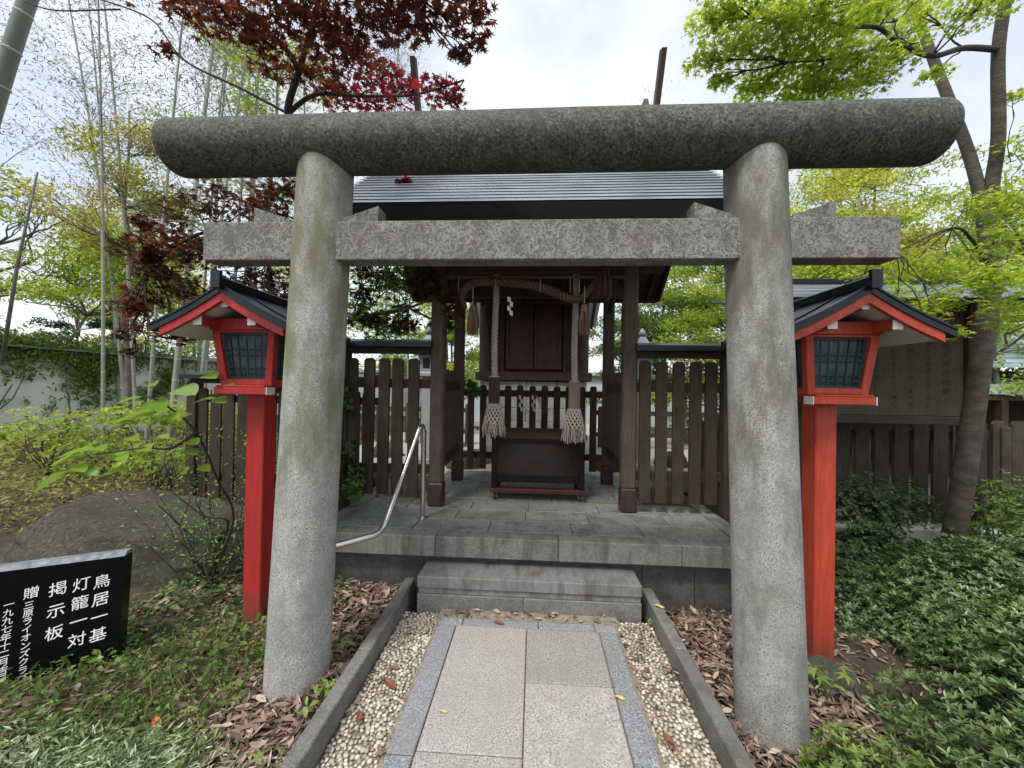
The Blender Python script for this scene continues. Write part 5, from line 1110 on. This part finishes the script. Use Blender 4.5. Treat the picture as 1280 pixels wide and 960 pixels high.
for lab, bl, mt in (('airy yellow green shrub at the left edge before the wall', [(-6.6, 4.9, .65, .8, .6, .5), (-6.1, 5.2, .35, .6, .5, .4)], 'leaf_lime'), ('airy lime shrub in front of the ivy wall', [(-5.1, 4.9, .95, .75, .5, .34), (-4.6, 4.6, .45, .5, .4, .34)], 'leaf_lime'), ('pale green shrub left of the fence end', [(-5.6, 6.2, .75, .7, .6, .45), (-4.9, 6.0, .75, .5, .5, .4)], 'leaf_lime'), ('loose shrub far left under the bamboo', [(-7.9, 5.8, .4, .9, .7, .45)], 'leaf_cover')):
    shrub('light_shrub', lab, bl, mt, 2600, .034, G2, 'rhomb')
shrub('ivy_plant', 'dark ivy climbing the left corner post of the picket fence', [(-1.74, 3.38, .75, .13, .10, .30), (-1.76, 3.40, 1.25, .10, .08, .28), (-1.70, 3.36, .50, .18, .10, .16), (-1.60, 3.40, .62, .08, .08, .2)], 'leaf_ivy', 1900, .026, None, 'oval', False)
shrub('ivy_plant', 'dark ivy clump on the low fence left of the offering box', [(-.80, 4.88, 1.45, .12, .06, .16), (-.70, 4.88, 1.38, .08, .05, .1)], 'leaf_ivy', 520, .024, None, 'oval', False)
# ivy over the white wall
iv = thing('wall_ivy', (-10.13, 8.5, 1.9), 'ivy spilling over the top of the white wall', 'ivy'); Q = []
for i in range(64):
    y = rnd.uniform(6.4, 12.2); d = 1.15*math.exp(-((y-9.0)/1.9)**2)+.22; z = 2.28-rnd.random()**1.5*d
    Q.append(np.array([-10.08, y, z])+RNG.normal(size=(120, 3))*np.array([.05, .22, .13]))
for s in range(9):
    y = rnd.uniform(5.6, 11)
    for k in range(14): Q.append(np.array([-10.1, y+.07*k*rnd.choice((-1, 1))+rnd.uniform(-.1, .1), 2.1-k*.13])+RNG.normal(size=(9, 3))*np.array([.02, .06, .05]))
Q = np.concatenate(Q); n = len(Q); nm = RNG.normal(size=(n, 3))*.5; nm[:, 0] += 1; nm[:, 2] += .5
leaves('foliage', MT['leaf_wallivy'], iv, Q, RNG.uniform(.03, .06, n), 'rhomb', nm); m = MB()
for s in range(9): y = rnd.uniform(5.4, 10.5); m.tube(wander((-10.12, y, -.2), (-10.12, y+rnd.uniform(.3, 1.6), 2.1), .12, 8), taper(.02, .006, 8), 5)
tag(m.build('stems', MT['bark_grey'], iv), kind='stuff')
# broad-leaved sapling reaching in at the left
sp = thing('broadleaf_sapling', (-2.75, 2.75, 0), 'sapling with big fresh oval leaves reaching left over the boulder', 'sapling')
br = [[(-2.42, 2.78, .0), at(292, 650, 2.65), at(272, 600, 2.5), at(245, 540, 2.3), at(205, 505, 2.15), at(180, 495, 2.1)], [(-2.42, 2.78, .05), at(285, 655, 2.6), at(255, 645, 2.5), at(215, 615, 2.4)], [at(245, 540, 2.3), at(215, 560, 2.15), at(180, 560, 2.05), at(120, 568, 1.95)]]
for b_ in br: limb(sp, b_, .010, .004, MT['bark_red'], 'stem', 6)
BLV = [(195, 505, 2.1, 30, -.2), (232, 488, 2.15, 34, .5), (170, 520, 2.1, 30, -.5), (215, 520, 2.12, 22, .3), (262, 470, 2.2, 22, .6), (160, 500, 2.05, 20, -.9), (95, 565, 1.93, 26, -.6), (125, 560, 1.95, 18, .6), (65, 600, 1.9, 24, -1.4), (100, 585, 1.93, 18, -.2), (150, 570, 2.0, 22, -.1), (180, 560, 2.05, 20, .5), (240, 552, 2.2, 20, .7), (240, 565, 2.2, 16, .2), (140, 590, 2.0, 22, -.7), (185, 575, 2.05, 14, .9), (230, 520, 2.2, 12, -1.0), (205, 545, 2.1, 14, .2), (275, 500, 2.25, 20, .4), (285, 480, 2.25, 18, .8), (255, 500, 2.2, 18, -.6), (150, 530, 2.05, 18, -.9), (190, 480, 2.1, 18, .9), (115, 590, 1.95, 16, .3), (80, 575, 1.92, 18, -1.0), (255, 585, 2.25, 16, .4), (165, 548, 2.05, 16, .2)]
for u, v, Y, px, a in BLV:
    p = at(u, v, Y); s = px*1.45/FOC*Y*.55; d = Vector((math.cos(a)*.9 if a > -.4 else -math.cos(a)*.9, -.35, .15*math.sin(a)-.12)).normalized(); n_ = (Vector((rnd.uniform(-.3, .3), -.45+rnd.uniform(-.2, .2), 1))).normalized()
    m = MB(); sd = d.cross(n_).normalized(); n_ = sd.cross(d); k = 9; L = s*2
    for i in range(k):
        t = i/(k-1); wd = .46*L*math.sin(math.pi*min(1, t**.85*1.0))**.8*.62; ctr_ = p+d*L*(t-.5)-Vector((0, 0, .22*L*(t-.4)**2))
        for e in (-1, -.5, 0, .5, 1): m.v.append(tuple(ctr_+sd*wd*e+n_*(.16*wd*abs(e)+.012*L*math.cos(i*2.4)*abs(e))))
    for i in range(k-1):
        for j in range(4): m.f.append((i*5+j, i*5+j+1, (i+1)*5+j+1, (i+1)*5+j))
    o = m.build('leaf', MT['leaf_big'], sp, True); at_ = o.data.attributes.new('tone', 'FLOAT', 'POINT'); at_.data.foreach_set('value', np.full(len(o.data.vertices), rnd.choice((.15, .35, .5, .6, .95)), np.float32))
# thin twiggy bush round the left lantern foot
tb = thing('twiggy_bush', (-2.35, 2.75, 0), 'thin twiggy bush with tiny leaves beside the left lantern post', 'bush'); m = MB(); Q = []
for i in range(26):
    a = Vector((-2.35+rnd.uniform(-.15, .25), 2.75+rnd.uniform(-.1, .2), -.02)); e = a+Vector((rnd.uniform(-.7, .45), rnd.uniform(-.3, .4), rnd.uniform(.3, 1.25))); pt = wander(a, e, .14, 7); m.tube(pt, taper(.006, .002, 7), 4)
    for p in pt[2:]:
        for _ in range(9): Q.append(tuple(p+Vector((rnd.gauss(0, .07), rnd.gauss(0, .07), rnd.gauss(0, .05)))))
m.build('twigs', MT['bark_red'], tb); n = len(Q); leaves('foliage', MT['leaf_weed'], tb, np.array(Q), RNG.uniform(.010, .022, n), 'rhomb', up_normals(n, .5))
# ------------------------------------------------------------------ ground cover, grass, litter
def scatter(n, x0, x1, y0, y1, keep=lambda x, y: 1.0):
    out = []
    while len(out) < n:
        x, y = rnd.uniform(x0, x1), rnd.uniform(y0, y1)
        if rnd.random() < keep(x, y): out.append((x, y, gz(x, y)))
    return np.array(out)
q = scatter(26000, -10, -2.6, 3.3, 11, lambda x, y: (1/(1+.05*(y-3)**2)) if not (-4.3 < x < -2.2 and 2.4 < y < 3.5) else 0); q[:, 2] += RNG.random(len(q))**2*.16+.01; n = len(q)
tag(leaves('ground_cover', MT['leaf_cover'], None, q, RNG.uniform(.016, .040, n), 'rhomb', up_normals(n, .5)), kind='stuff')
# leaf litter beds
def litter(name, n, x0, x1, y0, y1, keep, smin, smax, lift=.03):
    q = scatter(n, x0, x1, y0, y1, keep); q[:, 2] += RNG.random(n)*lift+.004
    an = np.stack([RNG.uniform(.22, 1.0, n), np.ones(n), RNG.uniform(.1, .9, n)], 1)
    return tag(leaves(name, MT['litter'], None, q, RNG.uniform(smin, smax, n), 'curl', up_normals(n, .26), None, RNG.beta(1.3, 1.5, n), False, an), kind='stuff')
litter('leaf_litter', 2300, -1.62, -.93, 1.25, 2.84, lambda x, y: 1 if (x+1.19)**2+(y-1.915)**2 > .026 else 0, .012, .046)
litter('leaf_litter', 2300, .87, 1.62, 1.7, 2.84, lambda x, y: 1 if (x-1.15)**2+(y-1.915)**2 > .026 else 0, .012, .046)
litter('leaf_litter', 2200, -2.6, -1.0, 1.1, 2.9, lambda x, y: .9, .018, .045, .02)
litter('leaf_litter', 2000, .9, 2.7, 1.2, 3.4, lambda x, y: .9 if (x-1.15)**2+(y-1.915)**2 > .026 else 0, .018, .040, .02)
q = np.concatenate([np.array([(rnd.uniform(.54, .775), rnd.triangular(1.6, 2.56, 2.5), -.012+rnd.uniform(0, .02)) for _ in range(90)]), np.array([(rnd.uniform(-.84, -.60), rnd.uniform(1.3, 2.55), -.012+rnd.uniform(0, .015)) for _ in range(34)]), np.array([(rnd.uniform(-.6, .5), rnd.uniform(2.49, 2.57), .006+rnd.uniform(0, .008)) for _ in range(60)])])
n = len(q); tag(leaves('leaf_litter', MT['litter'], None, q, RNG.uniform(.012, .034, n), 'curl', up_normals(n, .3), None, None, False, np.stack([RNG.uniform(.2, 1.1, n), np.ones(n), RNG.uniform(.3, 1.4, n)], 1)), kind='stuff')
mb = MB().box(-.60, .56, 2.488, 2.578, -.08, -.002).build('dirt_seam', MT['bed']); tag(mb, kind='structure')
# single fallen leaves one can point at
def fallen(x, y, z, s, rot, mat, label, tilt=.12):
    tv, tf = tmpl('curl'); m = MB(); Rm = Matrix.Rotation(rot, 3, 'Z') @ Matrix.Rotation(tilt, 3, 'X')
    m.add([tuple(Rm @ (Vector(p)*s)+Vector((x, y, z))) for p in tv], tf); o = m.build('fallen_leaf', MT[mat], base=(x, y, z)); tag(o, label, 'leaf', 'single fallen leaves'); return o
fallen(.435, 1.90, .006, .028, 1.3, 'litter_yellow', 'yellow fallen leaf on the right border of the path')
fallen(-.395, 1.76, .005, .022, 1.5, 'litter_yellow', 'tiny pale fallen leaf on the left path slab')
fallen(-.20, 2.44, .006, .038, 1.45, 'litter_brown', 'brown fallen leaf on the path near the step')
fallen(.60, 1.70, -.010, .045, .3, 'litter_brown', 'dark brown curled leaf on the right gravel strip')
fallen(-.71, 1.92, -.008, .055, 1.1, 'litter_brown', 'reddish brown leaf on the left gravel strip')
fallen(-.77, 1.72, -.008, .035, .4, 'litter_brown', 'small brown leaf by the left kerb on the gravel')
fallen(.83, 2.55, .095, .035, 1.2, 'litter_yellow', 'tan fallen leaf on top of the right kerb')
fallen(-1.60, 1.58, .028, .042, .9, 'litter_orange', 'bright orange fallen leaf left of the left torii leg')
fallen(-2.05, 1.22, .095, .060, 1.2, 'litter_brown', 'large brown leaf on the ground cover at the lower left')
fallen(-.66, 1.33, -.004, .050, .25, 'litter_yellow', 'long pale leaf on the gravel near the left kerb')
# grass and weeds by the black stone
def kw(x, y): return (1 if (x+1.75)**2+(y-2.39)**2 > .012 else 0)*(1 if (x+1.19)**2+(y-1.915)**2 > .04 else 0)
q = scatter(2600, -2.5, -1.35, 1.35, 2.3, lambda x, y: kw(x, y)*(.25+.75*sstep(.75, .1, abs(y-(1.75)))*sstep(-1.25, -1.6, x))); n = len(q)
d = RNG.normal(size=(n, 3))*.95; d[:, 2] = 1; nm = RNG.normal(size=(n, 3)); nm[:, 2] = .15
tag(leaves('grass', MT['grass'], None, q-np.array([0, 0, .01]), RNG.uniform(.06, .17, n)*np.where(q[:, 0] < -1.95, .6, 1), 'blade', nm, d), kind='stuff')
q = scatter(1500, -2.6, -1.30, 1.35, 2.75, kw); q[:, 2] += RNG.uniform(.015, .085, len(q)); n = len(q)
tag(leaves('weeds', MT['leaf_weed'], None, q, RNG.uniform(.012, .030, n), 'maple5', up_normals(n, .45)), kind='stuff')
q = scatter(1000, -2.6, -1.25, 1.35, 2.85, kw); q[:, 2] += RNG.uniform(.01, .09, len(q)); n = len(q)
tag(leaves('weeds', MT['leaf_ivy'], None, q, RNG.uniform(.014, .034, n), 'oval', up_normals(n, .5)), kind='stuff')
# pale glossy cover in the lower left corner
q = scatter(20000, -2.5, -1.05, .75, 1.52, lambda x, y: sstep(1.78, 1.20, y+.18*math.sin(x*5))*(1 if x < -1.3 else .25)); q[:, 2] += RNG.uniform(.0, .10, len(q)); n = len(q)
d = RNG.normal(size=(n, 3)); d[:, 2] = np.abs(d[:, 2])*.7+.25; d[:, 0] += .5
tag(leaves('low_ground_cover', MT['grass_pale'], None, q, RNG.uniform(.010, .026, n), 'slim', up_normals(n, .6), d), kind='stuff')
# small seedlings one can count
def seedling(x, y, z, h, s, k, label, mt='leaf_weed', kind='maple5'):
    t = thing('seedling', (x, y, z), label, 'seedling', 'seedlings by the kerbs'); m = MB(); Q = []
    for i in range(k):
        a = 6.28*i/k+rnd.uniform(-.3, .3); e = Vector((x+math.cos(a)*s*1.2, y+math.sin(a)*s*1.2, z+h*rnd.uniform(.55, 1))); m.tube(bez((x, y, z), (x, y, z+h*.6), e, 5), .0018, 4); Q.append(tuple(e))
    m.build('stem', MT['leaf_weed_stem'], t); n = len(Q); leaves('leaf', MT[mt], t, np.array(Q), s*RNG.uniform(.75, 1.1, n), kind, up_normals(n, .35), None, .6+RNG.random(n)*.4)
MT['leaf_weed_stem'] = plain('weed_stem', (.13, .16, .05), .7)
seedling(-.965, 1.78, .0, .10, .030, 7, 'round leaved seedling between the left torii leg and the kerb', 'leaf_weed', 'oval')
seedling(-.985, 1.68, .0, .08, .026, 5, 'lower round leaved seedling at the foot of the left torii leg', 'leaf_weed', 'oval')
seedling(-.985, 2.12, .0, .09, .050, 5, 'light green lobed seedling behind the left torii leg by the kerb')
seedling(-.985, 1.45, .0, .06, .045, 4, 'light green lobed seedling at the bottom edge left of the kerb')
seedling(1.48, 2.02, -.08, .22, .062, 8, 'ferny green seedling right of the right torii leg')
seedling(.77, 2.52, -.03, .05, .020, 6, 'tiny green weed in the corner of the right gravel strip', 'leaf_weed', 'oval')
